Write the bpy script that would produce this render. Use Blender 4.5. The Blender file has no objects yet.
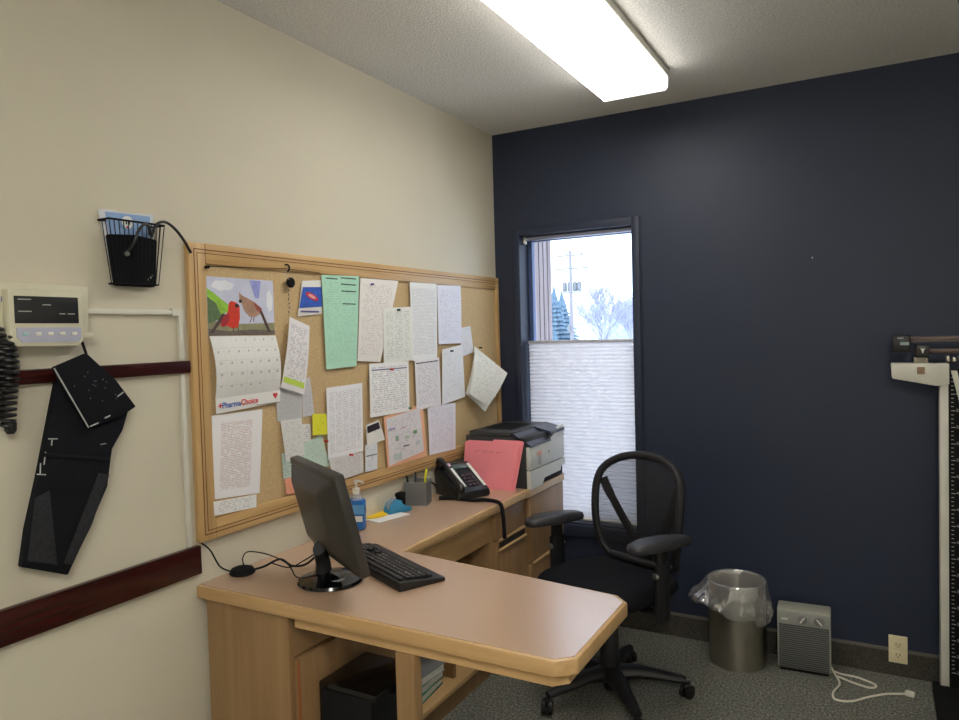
import bpy, bmesh, math, random
from mathutils import Vector, Matrix, Euler, noise
random.seed(7)
sc = bpy.context.scene
COL = sc.collection
PI = math.pi

# ------------------------------------------------------------------ camera, world, exposure
cam_d = bpy.data.cameras.new('camera'); cam = bpy.data.objects.new('camera', cam_d); COL.objects.link(cam)
Rt = Vector((0.876, 0.482, -0.0272)); Fw = Vector((-0.483, 0.8747, -0.0366))
Rt.normalize(); Fw = (Fw - Rt * Fw.dot(Rt)).normalized(); Up = Rt.cross(Fw)
M = Matrix((Rt, Up, -Fw)).transposed().to_4x4(); M.translation = (1.788, -3.448, 1.490)
cam.matrix_world = M
cam_d.sensor_width = 36; cam_d.lens = 716.18 / 959 * 36; cam_d.clip_start = .05; cam_d.clip_end = 500
sc.camera = cam
w = bpy.data.worlds.new('overcast_sky'); sc.world = w; w.use_nodes = True
nt = w.node_tree; bg = nt.nodes['Background']
tc = nt.nodes.new('ShaderNodeTexCoord'); sp = nt.nodes.new('ShaderNodeSeparateXYZ'); cr = nt.nodes.new('ShaderNodeValToRGB')
nt.links.new(tc.outputs['Generated'], sp.inputs[0]); nt.links.new(sp.outputs['Z'], cr.inputs[0]); nt.links.new(cr.outputs[0], bg.inputs['Color'])
cr.color_ramp.elements[0].position = 0; cr.color_ramp.elements[0].color = (.68, .81, 1, 1)
cr.color_ramp.elements[1].position = .35; cr.color_ramp.elements[1].color = (.72, .84, 1, 1)
bg.inputs['Strength'].default_value = 2.8
sc.view_settings.view_transform = 'Standard'; sc.view_settings.look = 'None'
sc.view_settings.gamma = 1; sc.view_settings.exposure = 0.33; sc.view_settings.use_curve_mapping = False
LAMP = 10.0
LAMP_COLOR = (1, .965, .90)

# ------------------------------------------------------------------ materials
def lin(c):
    return tuple(((v / 255) / 12.92 if v / 255 <= .04045 else ((v / 255 + .055) / 1.055) ** 2.4) for v in c) + (1,)
def mat(name, rgb, rough=.6, metal=0, spec=.5, var=.06, scale=12, bump=0, bscale=200, trans=0, alpha=1, coat=0):
    m = bpy.data.materials.new(name); m.use_nodes = True; n = m.node_tree; b = n.nodes['Principled BSDF']
    c = lin(rgb)
    b.inputs['Roughness'].default_value = rough; b.inputs['Metallic'].default_value = metal
    b.inputs['Specular IOR Level'].default_value = spec
    b.inputs['Transmission Weight'].default_value = trans; b.inputs['Alpha'].default_value = alpha
    b.inputs['Coat Weight'].default_value = coat
    t = n.nodes.new('ShaderNodeTexCoord'); no = n.nodes.new('ShaderNodeTexNoise'); no.inputs['Scale'].default_value = scale; no.inputs['Detail'].default_value = 4
    n.links.new(t.outputs['Object'], no.inputs['Vector'])
    r = n.nodes.new('ShaderNodeValToRGB'); n.links.new(no.outputs['Fac'], r.inputs[0])
    r.color_ramp.elements[0].position = .3; r.color_ramp.elements[1].position = .7
    r.color_ramp.elements[0].color = tuple(v * (1 - var) for v in c[:3]) + (1,)
    r.color_ramp.elements[1].color = tuple(min(1, v * (1 + var)) for v in c[:3]) + (1,)
    n.links.new(r.outputs[0], b.inputs['Base Color'])
    if bump:
        n2 = n.nodes.new('ShaderNodeTexNoise'); n2.inputs['Scale'].default_value = bscale; n2.inputs['Detail'].default_value = 3
        n.links.new(t.outputs['Object'], n2.inputs['Vector'])
        bp = n.nodes.new('ShaderNodeBump'); bp.inputs['Strength'].default_value = bump; bp.inputs['Distance'].default_value = .004
        n.links.new(n2.outputs['Fac'], bp.inputs['Height']); n.links.new(bp.outputs[0], b.inputs['Normal'])
    return m
def wood(name, c1, c2, rough=.4, axis='Y', scale=9, bump=.03, spec=.5):
    m = bpy.data.materials.new(name); m.use_nodes = True; n = m.node_tree; b = n.nodes['Principled BSDF']
    b.inputs['Roughness'].default_value = rough; b.inputs['Specular IOR Level'].default_value = spec
    t = n.nodes.new('ShaderNodeTexCoord'); mp = n.nodes.new('ShaderNodeMapping')
    s = {'X': (.6, 9, 9), 'Y': (9, .6, 9), 'Z': (9, 9, .6)}[axis]; mp.inputs['Scale'].default_value = s
    no = n.nodes.new('ShaderNodeTexNoise'); no.inputs['Scale'].default_value = scale; no.inputs['Detail'].default_value = 6; no.inputs['Distortion'].default_value = .4
    r = n.nodes.new('ShaderNodeValToRGB'); r.color_ramp.elements[0].position = .32; r.color_ramp.elements[1].position = .68
    r.color_ramp.elements[0].color = lin(c1); r.color_ramp.elements[1].color = lin(c2)
    n.links.new(t.outputs['Object'], mp.inputs[0]); n.links.new(mp.outputs[0], no.inputs['Vector']); n.links.new(no.outputs['Fac'], r.inputs[0]); n.links.new(r.outputs[0], b.inputs['Base Color'])
    return m
def speckle(name, cols, scale=300, rough=.5, bump=0, big=0, bdist=.003, spec=.5):
    """cols = list of (pos, rgb) for a fine noise; big = strength of broad wear"""
    m = bpy.data.materials.new(name); m.use_nodes = True; n = m.node_tree; b = n.nodes['Principled BSDF']
    b.inputs['Roughness'].default_value = rough; b.inputs['Specular IOR Level'].default_value = spec
    t = n.nodes.new('ShaderNodeTexCoord'); no = n.nodes.new('ShaderNodeTexNoise'); no.inputs['Scale'].default_value = scale; no.inputs['Detail'].default_value = 3
    n.links.new(t.outputs['Object'], no.inputs['Vector'])
    r = n.nodes.new('ShaderNodeValToRGB'); n.links.new(no.outputs['Fac'], r.inputs[0])
    e = r.color_ramp.elements
    e[0].position, e[0].color = cols[0][0], lin(cols[0][1]); e[1].position, e[1].color = cols[-1][0], lin(cols[-1][1])
    for p_, c_ in cols[1:-1]:
        x = e.new(p_); x.color = lin(c_)
    out = r.outputs[0]
    if big:
        nb = n.nodes.new('ShaderNodeTexNoise'); nb.inputs['Scale'].default_value = 3.5; n.links.new(t.outputs['Object'], nb.inputs['Vector'])
        mx = n.nodes.new('ShaderNodeMix'); mx.data_type = 'RGBA'; mx.blend_type = 'MULTIPLY'; mx.inputs[0].default_value = big
        n.links.new(out, mx.inputs[6]); n.links.new(nb.outputs['Fac'], mx.inputs[7]); out = mx.outputs[2]
    n.links.new(out, b.inputs['Base Color'])
    if bump:
        bp = n.nodes.new('ShaderNodeBump'); bp.inputs['Strength'].default_value = bump; bp.inputs['Distance'].default_value = bdist
        n.links.new(no.outputs['Fac'], bp.inputs['Height']); n.links.new(bp.outputs[0], b.inputs['Normal'])
    return m
def math_node(n, op, a, b=None):
    q = n.nodes.new('ShaderNodeMath'); q.operation = op
    for i, v in enumerate((a, b)):
        if v is None: continue
        if isinstance(v, (int, float)): q.inputs[i].default_value = v
        else: n.links.new(v, q.inputs[i])
    return q.outputs[0]
def printed(name, paper, ink, rows=40, words=26, cover=.5, cols=1, mx=.1, my=.07, grid=False, head=None, seed=0):
    """paper with rows of print; UV 0..1, v up"""
    m = bpy.data.materials.new(name); m.use_nodes = True; n = m.node_tree; b = n.nodes['Principled BSDF']
    b.inputs['Roughness'].default_value = .8; b.inputs['Specular IOR Level'].default_value = .2
    uv = n.nodes.new('ShaderNodeUVMap'); uv.uv_map = 'UVMap'; s = n.nodes.new('ShaderNodeSeparateXYZ'); n.links.new(uv.outputs[0], s.inputs[0])
    u, v = s.outputs[0], s.outputs[1]
    vr = math_node(n, 'MULTIPLY', v, rows * (1 if grid == 7 else 1.35)); fr = math_node(n, 'FRACT', vr); row = math_node(n, 'FLOOR', vr)
    line = math_node(n, 'LESS_THAN', fr, .5)
    cb = n.nodes.new('ShaderNodeCombineXYZ'); n.links.new(math_node(n, 'MULTIPLY', u, words * 1.6), cb.inputs[0]); n.links.new(math_node(n, 'MULTIPLY', row, 3.71), cb.inputs[1]); cb.inputs[2].default_value = seed
    no = n.nodes.new('ShaderNodeTexNoise'); no.inputs['Scale'].default_value = 1; no.inputs['Detail'].default_value = 1; n.links.new(cb.outputs[0], no.inputs['Vector'])
    wd = math_node(n, 'GREATER_THAN', no.outputs['Fac'], 1 - cover)
    mk = math_node(n, 'MULTIPLY', line, wd)
    for a_, lo, hi in ((u, mx, 1 - mx), (v, my, 1 - my)):
        mk = math_node(n, 'MULTIPLY', mk, math_node(n, 'GREATER_THAN', a_, lo)); mk = math_node(n, 'MULTIPLY', mk, math_node(n, 'LESS_THAN', a_, hi))
    if cols > 1:
        fc = math_node(n, 'FRACT', math_node(n, 'MULTIPLY', u, cols)); mk = math_node(n, 'MULTIPLY', mk, math_node(n, 'GREATER_THAN', fc, .14))
    if grid:
        fc = math_node(n, 'FRACT', math_node(n, 'MULTIPLY', u, grid)); g = math_node(n, 'LESS_THAN', fc, .04)
        g2 = math_node(n, 'LESS_THAN', fr, .06); g = math_node(n, 'MAXIMUM', g, g2); g = math_node(n, 'MULTIPLY', g, .35)
        mk = math_node(n, 'MAXIMUM', math_node(n, 'MULTIPLY', mk, .8), g)
    mk = math_node(n, 'MULTIPLY', mk, .52)
    mixn = n.nodes.new('ShaderNodeMix'); mixn.data_type = 'RGBA'
    n.links.new(mk, mixn.inputs[0]); mixn.inputs[6].default_value = lin(paper); mixn.inputs[7].default_value = lin(ink)
    out = mixn.outputs[2]
    if head:   # heading band: (vlo, vhi, rgb)
        h = math_node(n, 'MULTIPLY', math_node(n, 'GREATER_THAN', v, head[0]), math_node(n, 'LESS_THAN', v, head[1]))
        h = math_node(n, 'MULTIPLY', h, math_node(n, 'MULTIPLY', math_node(n, 'GREATER_THAN', u, .05), math_node(n, 'LESS_THAN', u, .95)))
        m2 = n.nodes.new('ShaderNodeMix'); m2.data_type = 'RGBA'; n.links.new(h, m2.inputs[0]); n.links.new(out, m2.inputs[6]); m2.inputs[7].default_value = lin(head[2]); out = m2.outputs[2]
    n.links.new(out, b.inputs['Base Color'])
    return m
def emit(name, rgb, strength):
    m = bpy.data.materials.new(name); m.use_nodes = True; n = m.node_tree; b = n.nodes['Principled BSDF']
    b.inputs['Base Color'].default_value = (.8, .8, .8, 1); b.inputs['Emission Color'].default_value = rgb + (1,); b.inputs['Emission Strength'].default_value = strength
    return m
def veil(name, rgb, a, rough=.7, translucent=True):
    """see-through cloth or film: transparent mixed with a diffuse/translucent body"""
    m = bpy.data.materials.new(name); m.use_nodes = True; n = m.node_tree; n.nodes.remove(n.nodes['Principled BSDF'])
    out = n.nodes['Material Output']; t = n.nodes.new('ShaderNodeBsdfTransparent'); d = n.nodes.new('ShaderNodeBsdfPrincipled')
    d.inputs['Base Color'].default_value = lin(rgb); d.inputs['Roughness'].default_value = rough
    mx = n.nodes.new('ShaderNodeMixShader'); mx.inputs[0].default_value = a
    n.links.new(t.outputs[0], mx.inputs[1]); n.links.new(d.outputs[0], mx.inputs[2]); n.links.new(mx.outputs[0], out.inputs[0])
    return m

W = {}
W['wall'] = mat('beige_paint', (207, 200, 180), .62, var=.02, scale=3, bump=.12, bscale=160)
W['wallfar'] = mat('white_paint', (236, 234, 226), .7, var=.02)
W['ceil'] = speckle('popcorn_ceiling', [(.3, (222, 219, 213)), (.7, (246, 244, 238))], 120, .95, bump=.5, bdist=.012)
W['blue'] = mat('navy_paint', (37, 45, 65), .52, var=.05, scale=2.5, bump=.10, bscale=190, spec=.42)
W['carpet'] = speckle('carpet', [(.3, (84, 86, 80)), (.5, (122, 123, 114)), (.62, (152, 152, 140)), (.75, (176, 176, 162))], 110, .97, bump=.6, big=.35, spec=.1)
W['base'] = speckle('carpet_base', [(.3, (52, 50, 46)), (.7, (88, 85, 78))], 160, .95, bump=.4, spec=.1)
W['basetrim'] = mat('base_edge', (104, 100, 92), .7)
W['mahog'] = wood('mahogany', (46, 16, 14), (62, 24, 20), .22, 'Y', 8)
W['honey'] = wood('honey_oak', (188, 150, 98), (208, 173, 121), .45, 'Y', 5)
W['honeyz'] = wood('honey_oak_upright', (188, 150, 98), (208, 173, 121), .45, 'Z', 5)
W['groove'] = mat('dark_groove', (98, 60, 26), .6)
W['cork'] = speckle('cork', [(.28, (184, 156, 114)), (.5, (200, 173, 129)), (.75, (211, 185, 142))], 240, .9, bump=.2)
W['lam'] = speckle('laminate', [(.3, (170, 138, 114)), (.5, (194, 162, 136)), (.75, (210, 180, 154))], 420, .24, spec=.9)
W['edge'] = wood('maple_edge', (192, 154, 104), (208, 172, 122), .35, 'X', 5)
W['edgey'] = wood('maple_edge_long', (192, 154, 104), (208, 172, 122), .35, 'Y', 5)
W['panel'] = wood('maple_panel', (142, 110, 74), (158, 126, 88), .45, 'Z', 3)
W['redge'] = mat('panel_edge', (168, 96, 52), .5)
W['black'] = mat('black_plastic', (24, 24, 25), .38, var=.1)
W['blackm'] = mat('black_matte', (20, 20, 22), .8, var=.15, spec=.2)
W['glossb'] = mat('gloss_black', (12, 12, 14), .1, var=.1)
W['monb'] = mat('monitor_black', (52, 51, 48), .42, var=.05)
W['screen'] = mat('dark_screen', (10, 11, 14), .12)
W['fabric'] = mat('black_fabric', (28, 29, 34), .95, var=.2, scale=300, bump=.5, bscale=900, spec=.1)
W['chairp'] = mat('chair_plastic', (26, 26, 29), .48, var=.08)
W['pad'] = mat('arm_pad', (48, 48, 52), .45, var=.05)
W['mesh'] = veil('chair_mesh', (34, 34, 36), .62)
W['silver'] = mat('brushed_silver', (190, 190, 188), .3, metal=1)
W['steel'] = mat('stainless', (188, 182, 170), .34, metal=1, var=.08)
W['cream'] = mat('cream_plastic', (208, 204, 180), .5)
W['white'] = mat('white_plastic', (224, 222, 212), .4)
W['wpaint'] = mat('white_enamel', (214, 212, 200), .4)
W['keypad'] = mat('keypad_grey', (176, 178, 196), .5)
W['key'] = mat('keycap', (30, 30, 32), .5, var=.1)
W['gleg'] = mat('legend_grey', (170, 170, 165), .6)
W['prwhite'] = mat('printer_white', (208, 210, 204), .45)
W['prdark'] = mat('printer_dark', (52, 54, 54), .5)
W['prnavy'] = mat('printer_lid', (44, 50, 66), .28)
W['pink'] = mat('pink_card', (244, 142, 152), .7, var=.04)
W['pinkd'] = mat('pencil_mark', (176, 84, 100), .8)
W['blind'] = None
W['bluegel'] = mat('blue_gel', (50, 128, 214), .12, trans=.35)
W['clear'] = veil('clear_plastic', (225, 230, 235), .28, .12)
W['yellow'] = mat('yellow_paper', (246, 204, 30), .7)
W['lime'] = mat('lime_note', (222, 222, 60), .8)
W['aqua'] = mat('aqua_plastic', (70, 150, 190), .25)
W['aquat'] = veil('aqua_clear', (70, 160, 205), .7, .15)
W['meshcup'] = veil('wire_mesh', (128, 130, 130), .62, .4)
W['grey'] = mat('grey_plastic', (128, 130, 130), .5)
W['grille'] = None
W['plate'] = mat('ivory_plate', (226, 214, 176), .45)
W['dark'] = mat('slot_dark', (40, 34, 28), .6)
W['cord'] = mat('white_cord', (226, 222, 206), .5)
W['paperw'] = mat('plain_paper', (232, 232, 228), .8, var=.02)
W['film'] = veil('bin_liner', (228, 230, 232), .20, .10)
W['red'] = mat('red_plastic', (204, 40, 36), .4)
W['teal'] = mat('teal_card', (40, 120, 100), .6)
W['lensm'] = emit('lamp_diffuser', LAMP_COLOR, LAMP)
W['snow'] = mat('snow', (236, 240, 248), .9)
W['bark'] = mat('hazed_bark', (176, 176, 198), .9)  # distance haze put into the bark colour
W['barkp'] = mat('hazed_pole', (150, 144, 146), .9)  # pole wood lightened to paint in the haze
W['spruce'] = mat('spruce_needles', (112, 134, 150), .95, var=.35, scale=4)  # needle colour paled with painted haze
W['hedge'] = mat('far_trees', (176, 184, 208), .95, var=.25, scale=1.2)  # pale blue haze mixed into the base colour
W['siding'] = wood('hazed_siding', (140, 124, 122), (168, 152, 150), .8, 'Z', 4)  # brown boards lightened, window glare painted into the colour
W['sidingd'] = mat('siding_gap', (58, 46, 40), .9)
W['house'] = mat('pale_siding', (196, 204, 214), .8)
W['plum'] = mat('purple_mark', (110, 96, 150), .6)

def lines_mat(name, rgb, dark, axis, freq, duty, rough=.6, translucent=0):
    m = mat(name, rgb, rough, var=.01); n = m.node_tree; b = n.nodes['Principled BSDF']
    t = n.nodes.new('ShaderNodeTexCoord'); s = n.nodes.new('ShaderNodeSeparateXYZ'); n.links.new(t.outputs['Object'], s.inputs[0])
    f = math_node(n, 'FRACT', math_node(n, 'MULTIPLY', s.outputs[axis], freq)); k = math_node(n, 'LESS_THAN', f, duty)
    mx = n.nodes.new('ShaderNodeMix'); mx.data_type = 'RGBA'; n.links.new(k, mx.inputs[0]); mx.inputs[6].default_value = lin(rgb); mx.inputs[7].default_value = lin(dark)
    n.links.new(mx.outputs[2], b.inputs['Base Color'])
    return m
W['grille'] = lines_mat('grille', (104, 106, 104), (54, 56, 56), 2, 110, .5)
# pleated shade cloth: diffuse front, lets daylight through
bm_ = bpy.data.materials.new('pleated_cloth'); bm_.use_nodes = True; n = bm_.node_tree; n.nodes.remove(n.nodes['Principled BSDF'])
d_ = n.nodes.new('ShaderNodeBsdfDiffuse'); t_ = n.nodes.new('ShaderNodeBsdfTranslucent'); x_ = n.nodes.new('ShaderNodeMixShader')
d_.inputs[0].default_value = lin((236, 232, 232)); t_.inputs[0].default_value = lin((222, 214, 212)); x_.inputs[0].default_value = .50
n.links.new(d_.outputs[0], x_.inputs[1]); n.links.new(t_.outputs[0], x_.inputs[2]); n.links.new(x_.outputs[0], n.nodes['Material Output'].inputs[0])
W['blind'] = bm_
# thin window glass: tinted transparent with a reflection
gm = bpy.data.materials.new('window_glass'); gm.use_nodes = True; n = gm.node_tree; n.nodes.remove(n.nodes['Principled BSDF'])
t_ = n.nodes.new('ShaderNodeBsdfTransparent'); g_ = n.nodes.new('ShaderNodeBsdfGlossy'); f_ = n.nodes.new('ShaderNodeFresnel'); x_ = n.nodes.new('ShaderNodeMixShader')
t_.inputs[0].default_value = (.96, .98, 1, 1); g_.inputs['Roughness'].default_value = .02; f_.inputs[0].default_value = 1.2
n.links.new(f_.outputs[0], x_.inputs[0]); n.links.new(t_.outputs[0], x_.inputs[1]); n.links.new(g_.outputs[0], x_.inputs[2]); n.links.new(x_.outputs[0], n.nodes['Material Output'].inputs[0])
W['glass'] = gm

# ------------------------------------------------------------------ mesh builder
class MB:
    def __init__(s): s.bm = bmesh.new(); s.uv = None
    def _tag(s, faces, mi):
        for f in faces: f.material_index = mi
    def box(s, c, d, rot=None, bev=0, mi=0, seg=2):
        before = set(s.bm.faces)
        mt = Matrix.Translation(Vector(c)) @ (rot.to_matrix().to_4x4() if isinstance(rot, Euler) else (rot.to_4x4() if rot is not None else Matrix.Identity(4))) @ Matrix.Diagonal((d[0], d[1], d[2], 1))
        r = bmesh.ops.create_cube(s.bm, size=1, matrix=mt)
        if bev:
            es = list({e for v in r['verts'] for e in v.link_edges})
            bmesh.ops.bevel(s.bm, geom=es, offset=bev, segments=seg, affect='EDGES', profile=.5, clamp_overlap=True)
        s._tag([f for f in s.bm.faces if f not in before], mi); return s
    def bb(s, lo, hi, bev=0, mi=0, seg=2):
        return s.box([(a + b) / 2 for a, b in zip(lo, hi)], [abs(b - a) for a, b in zip(lo, hi)], None, bev, mi, seg)
    def prism(s, poly, vec, bev=0, mi=0, mi_cap=None):
        """poly = 3d points of a planar outline, extruded by vec"""
        before = set(s.bm.faces); vec = Vector(vec)
        a = [s.bm.verts.new(Vector(q)) for q in poly]; b = [s.bm.verts.new(Vector(q) + vec) for q in poly]
        k = len(a); fs = [s.bm.faces.new(a), s.bm.faces.new(b[::-1])]
        for i in range(k): fs.append(s.bm.faces.new((a[i], b[i], b[(i + 1) % k], a[(i + 1) % k])))
        bmesh.ops.recalc_face_normals(s.bm, faces=fs)
        if bev:
            es = list({e for f in fs for e in f.edges})
            bmesh.ops.bevel(s.bm, geom=es, offset=bev, segments=2, affect='EDGES', profile=.5, clamp_overlap=True)
        s._tag([f for f in s.bm.faces if f not in before], mi); return s
    def tube(s, pts, r, n=8, mi=0, closed=False, flat=1.0, nrm=None):
        pts = [Vector(q) for q in pts]; k = len(pts)
        rr = r if isinstance(r, (list, tuple)) else [r] * k
        rings = []; prev = None
        for i, q in enumerate(pts):
            if closed: d = pts[(i + 1) % k] - pts[i - 1]
            else: d = pts[min(i + 1, k - 1)] - pts[max(i - 1, 0)]
            d = d.normalized() if d.length > 1e-9 else Vector((0, 0, 1))
            if nrm is not None: ref = Vector(nrm)
            elif prev is None: ref = Vector((0, 0, 1)) if abs(d.z) < .9 else Vector((1, 0, 0))
            else: ref = prev
            x = (ref - d * ref.dot(d))
            if x.length < 1e-6: x = d.orthogonal()
            x.normalize(); y = d.cross(x); prev = x
            rings.append([s.bm.verts.new(q + (x * math.cos(2 * PI * j / n) * flat + y * math.sin(2 * PI * j / n)) * rr[i]) for j in range(n)])
        fs = []
        m = k if closed else k - 1
        for i in range(m):
            A, B = rings[i], rings[(i + 1) % k]
            for j in range(n): fs.append(s.bm.faces.new((A[j], A[(j + 1) % n], B[(j + 1) % n], B[j])))
        if not closed: fs += [s.bm.faces.new(rings[0][::-1]), s.bm.faces.new(rings[-1])]
        bmesh.ops.recalc_face_normals(s.bm, faces=fs); s._tag(fs, mi); return s
    def lathe(s, prof, c=(0, 0, 0), n=32, mi=0, mtx=None, wob=None, cap=True):
        rings = []; c = Vector(c)
        for (r, z) in prof:
            ring = []
            for j in range(n):
                a = 2 * PI * j / n; q = Vector((r * math.cos(a), r * math.sin(a), z))
                if wob: q = wob(q, a)
                if mtx is not None: q = mtx @ q
                ring.append(s.bm.verts.new(q + c))
            rings.append(ring)
        fs = []
        for A, B in zip(rings, rings[1:]):
            for j in range(n): fs.append(s.bm.faces.new((A[j], A[(j + 1) % n], B[(j + 1) % n], B[j])))
        if cap: fs += [s.bm.faces.new(rings[0][::-1]), s.bm.faces.new(rings[-1])]
        bmesh.ops.recalc_face_normals(s.bm, faces=fs); s._tag(fs, mi); return s
    def grid(s, fn, nu=8, nv=8, mi=0, thick=0):
        """fn(u,v)->point, with UVs; u right, v up"""
        uvl = s.bm.loops.layers.uv.get('UVMap') or s.bm.loops.layers.uv.new('UVMap')
        V = [[s.bm.verts.new(Vector(fn(i / nu, j / nv))) for i in range(nu + 1)] for j in range(nv + 1)]
        for j in range(nv):
            for i in range(nu):
                f = s.bm.faces.new((V[j][i], V[j][i + 1], V[j + 1][i + 1], V[j + 1][i])); f.material_index = mi; f.smooth = True
                for l, (a, b) in zip(f.loops, ((i, j), (i + 1, j), (i + 1, j + 1), (i, j + 1))): l[uvl].uv = (a / nu, b / nv)
        return s
    def build(s, name, mats, parent=None, local=False, ang=35, solid=0):
        me = bpy.data.meshes.new(name); s.bm.to_mesh(me); s.bm.free()
        for m_ in (mats if isinstance(mats, (list, tuple)) else [mats]): me.materials.append(W[m_] if isinstance(m_, str) else m_)
        for p_ in me.polygons: p_.use_smooth = True
        me.set_sharp_from_angle(angle=math.radians(ang))
        o = bpy.data.objects.new(name, me); COL.objects.link(o)
        if parent is not None:
            o.parent = parent
            if not local:
                mw = parent.matrix_basis.copy(); q = parent.parent
                inv = parent.matrix_basis.inverted() if parent.type == 'EMPTY' else Matrix.Identity(4)
                # a sub-part sits under a part whose own basis is identity
                o.matrix_parent_inverse = inv
        if solid:
            md = o.modifiers.new('thickness', 'SOLIDIFY'); md.thickness = solid; md.offset = 0
        return o
def tag(o, label=None, cat=None, group=None, kind=None):
    if label: o['label'] = label
    if cat: o['category'] = cat
    if group: o['group'] = group
    if kind: o['kind'] = kind
    return o
def thing(name, label, cat, loc, rz=0, group=None):
    o = bpy.data.objects.new(name, None); COL.objects.link(o); o.empty_display_size = .05
    o.location = loc; o.rotation_euler = (0, 0, rz)
    o.matrix_basis = Matrix.Translation(Vector(loc)) @ Matrix.Rotation(rz, 4, 'Z')
    return tag(o, label, cat, group)
def catmull(P, n=8):
    P = [Vector(q) for q in P]; out = []
    for i in range(len(P) - 1):
        a = P[max(i - 1, 0)]; b = P[i]; c = P[i + 1]; d = P[min(i + 2, len(P) - 1)]
        for j in range(n):
            t = j / n
            out.append(.5 * ((2 * b) + (c - a) * t + (2 * a - 5 * b + 4 * c - d) * t * t + (3 * b - a - 3 * c + d) * t ** 3))
    return out + [P[-1]]
def inset(poly, d):
    k = len(poly); out = []
    for i in range(k):
        p0, p1, p2 = Vector(poly[i - 1]), Vector(poly[i]), Vector(poly[(i + 1) % k])
        e1 = (p1 - p0).normalized(); e2 = (p2 - p1).normalized()
        n1 = Vector((-e1.y, e1.x)); n2 = Vector((-e2.y, e2.x))
        b = (n1 + n2).normalized(); out.append(p1 + b * d / max(.2, b.dot(n1)))
    return out
def text_mesh(name, body, size, mtx, m_, parent=None, align='LEFT', bold=0, sx=1):
    cu = bpy.data.curves.new(name, 'FONT'); cu.body = body; cu.size = size; cu.align_x = align; cu.offset = bold; cu.extrude = .0001
    o = bpy.data.objects.new(name, cu); COL.objects.link(o); bpy.context.view_layer.update()
    me = bpy.data.meshes.new_from_object(o); bpy.data.objects.remove(o); bpy.data.curves.remove(cu)
    me.transform(mtx @ Matrix.Diagonal((sx, 1, 1, 1))); me.materials.clear(); me.materials.append(W[m_] if isinstance(m_, str) else m_)
    o = bpy.data.objects.new(name, me); COL.objects.link(o)
    if parent is not None:
        o.parent = parent
        o.matrix_parent_inverse = parent.matrix_basis.inverted() if parent.type == 'EMPTY' else Matrix.Identity(4)
    return o
def wall_text_mtx(y, z, x, roll=0):
    """text lying on the left wall (facing +x), reading towards +y"""
    m3 = Matrix(((0, 0, 1), (1, 0, 0), (0, 1, 0)))
    return Matrix.Translation((x, y, z)) @ Matrix.Rotation(roll, 4, 'X') @ m3.to_4x4()

# ------------------------------------------------------------------ room
H = 2.55; RX = 3.4; RY = -4.9
def struct(name, mb, m_, **k): return tag(mb.build(name, m_, **k), kind='structure')
struct('floor', MB().bb((-.12, RY - .12, -.1), (RX + .12, .14, 0)), 'carpet')
struct('ceiling', MB().bb((-.12, RY - .12, H), (RX + .12, .14, H + .1)), 'ceil')
struct('wall_left', MB().bb((-.12, RY - .12, 0), (0, .14, H)), 'wall')
struct('wall_right', MB().bb((RX, RY - .12, 0), (RX + .12, .14, H)), 'wallfar')
struct('wall_rear', MB().bb((0, RY - .12, 0), (RX, RY, H)), 'wallfar')
WX0, WX1, WZ0, WZ1 = .150, .756, .492, 2.000
m = MB()
m.bb((0, 0, 0), (WX0, .14, H)).bb((WX1, 0, 0), (RX, .14, H)).bb((WX0, 0, 0), (WX1, .14, WZ0)).bb((WX0, 0, WZ1), (WX1, .14, H))
struct('wall_back', m, 'blue')
m = MB().bb((.40, -.014, 0), (RX, 0, .106)).bb((.40, -.016, .103), (RX, 0, .112), mi=1)
struct('baseboard_back', m, ['base', 'basetrim'])
struct('baseboard_left', MB().bb((0, RY, 0), (.014, -2.0, .106)), 'base')

# window: casing, sash, glass
wn = bpy.data.objects.new('window_1', None); COL.objects.link(wn); wn.location = (.453, 0, WZ0); wn.matrix_basis = Matrix.Translation((.453, 0, WZ0)); tag(wn, kind='structure')
cw = .038
m = MB()
m.bb((WX0 - cw, -.016, WZ0 - .06), (WX0, .002, WZ1 + cw), .003).bb((WX1, -.016, WZ0 - .06), (WX1 + cw, .002, WZ1 + cw), .003)
m.bb((WX0, -.016, WZ1), (WX1, .002, WZ1 + cw), .003).bb((WX0, -.016, WZ0 - .06), (WX1, .002, WZ0), .003)
m.bb((WX0, 0, WZ0 - .001), (WX1, .13, WZ0 + .008))
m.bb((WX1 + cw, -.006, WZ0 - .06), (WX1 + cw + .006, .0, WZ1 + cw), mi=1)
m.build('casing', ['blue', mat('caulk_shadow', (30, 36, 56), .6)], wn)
m = MB()
y0, y1 = .100, .132
m.bb((WX0, y0, WZ0), (WX0 + .022, y1, WZ1)).bb((WX1 - .006, y0, WZ0), (WX1, y1, WZ1)).bb((WX0, y0, WZ1 - .022), (WX1, y1, WZ1)).bb((WX0, y0, WZ0), (WX1, y1, WZ0 + .03))
m.build('sash', mat('blue_grey_sash', (74, 92, 136), .5), wn)
MB().bb((WX0 + .02, .114, WZ0 + .02), (WX1 - .004, .117, WZ1 - .02)).build('pane', 'glass', wn)
MB().bb((WX0 + .006, .04, WZ1 - .022), (WX1 - .004, .075, WZ1 - .004), .003).build('shade_headrail', mat('headrail', (172, 176, 200), .4), wn)

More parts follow.
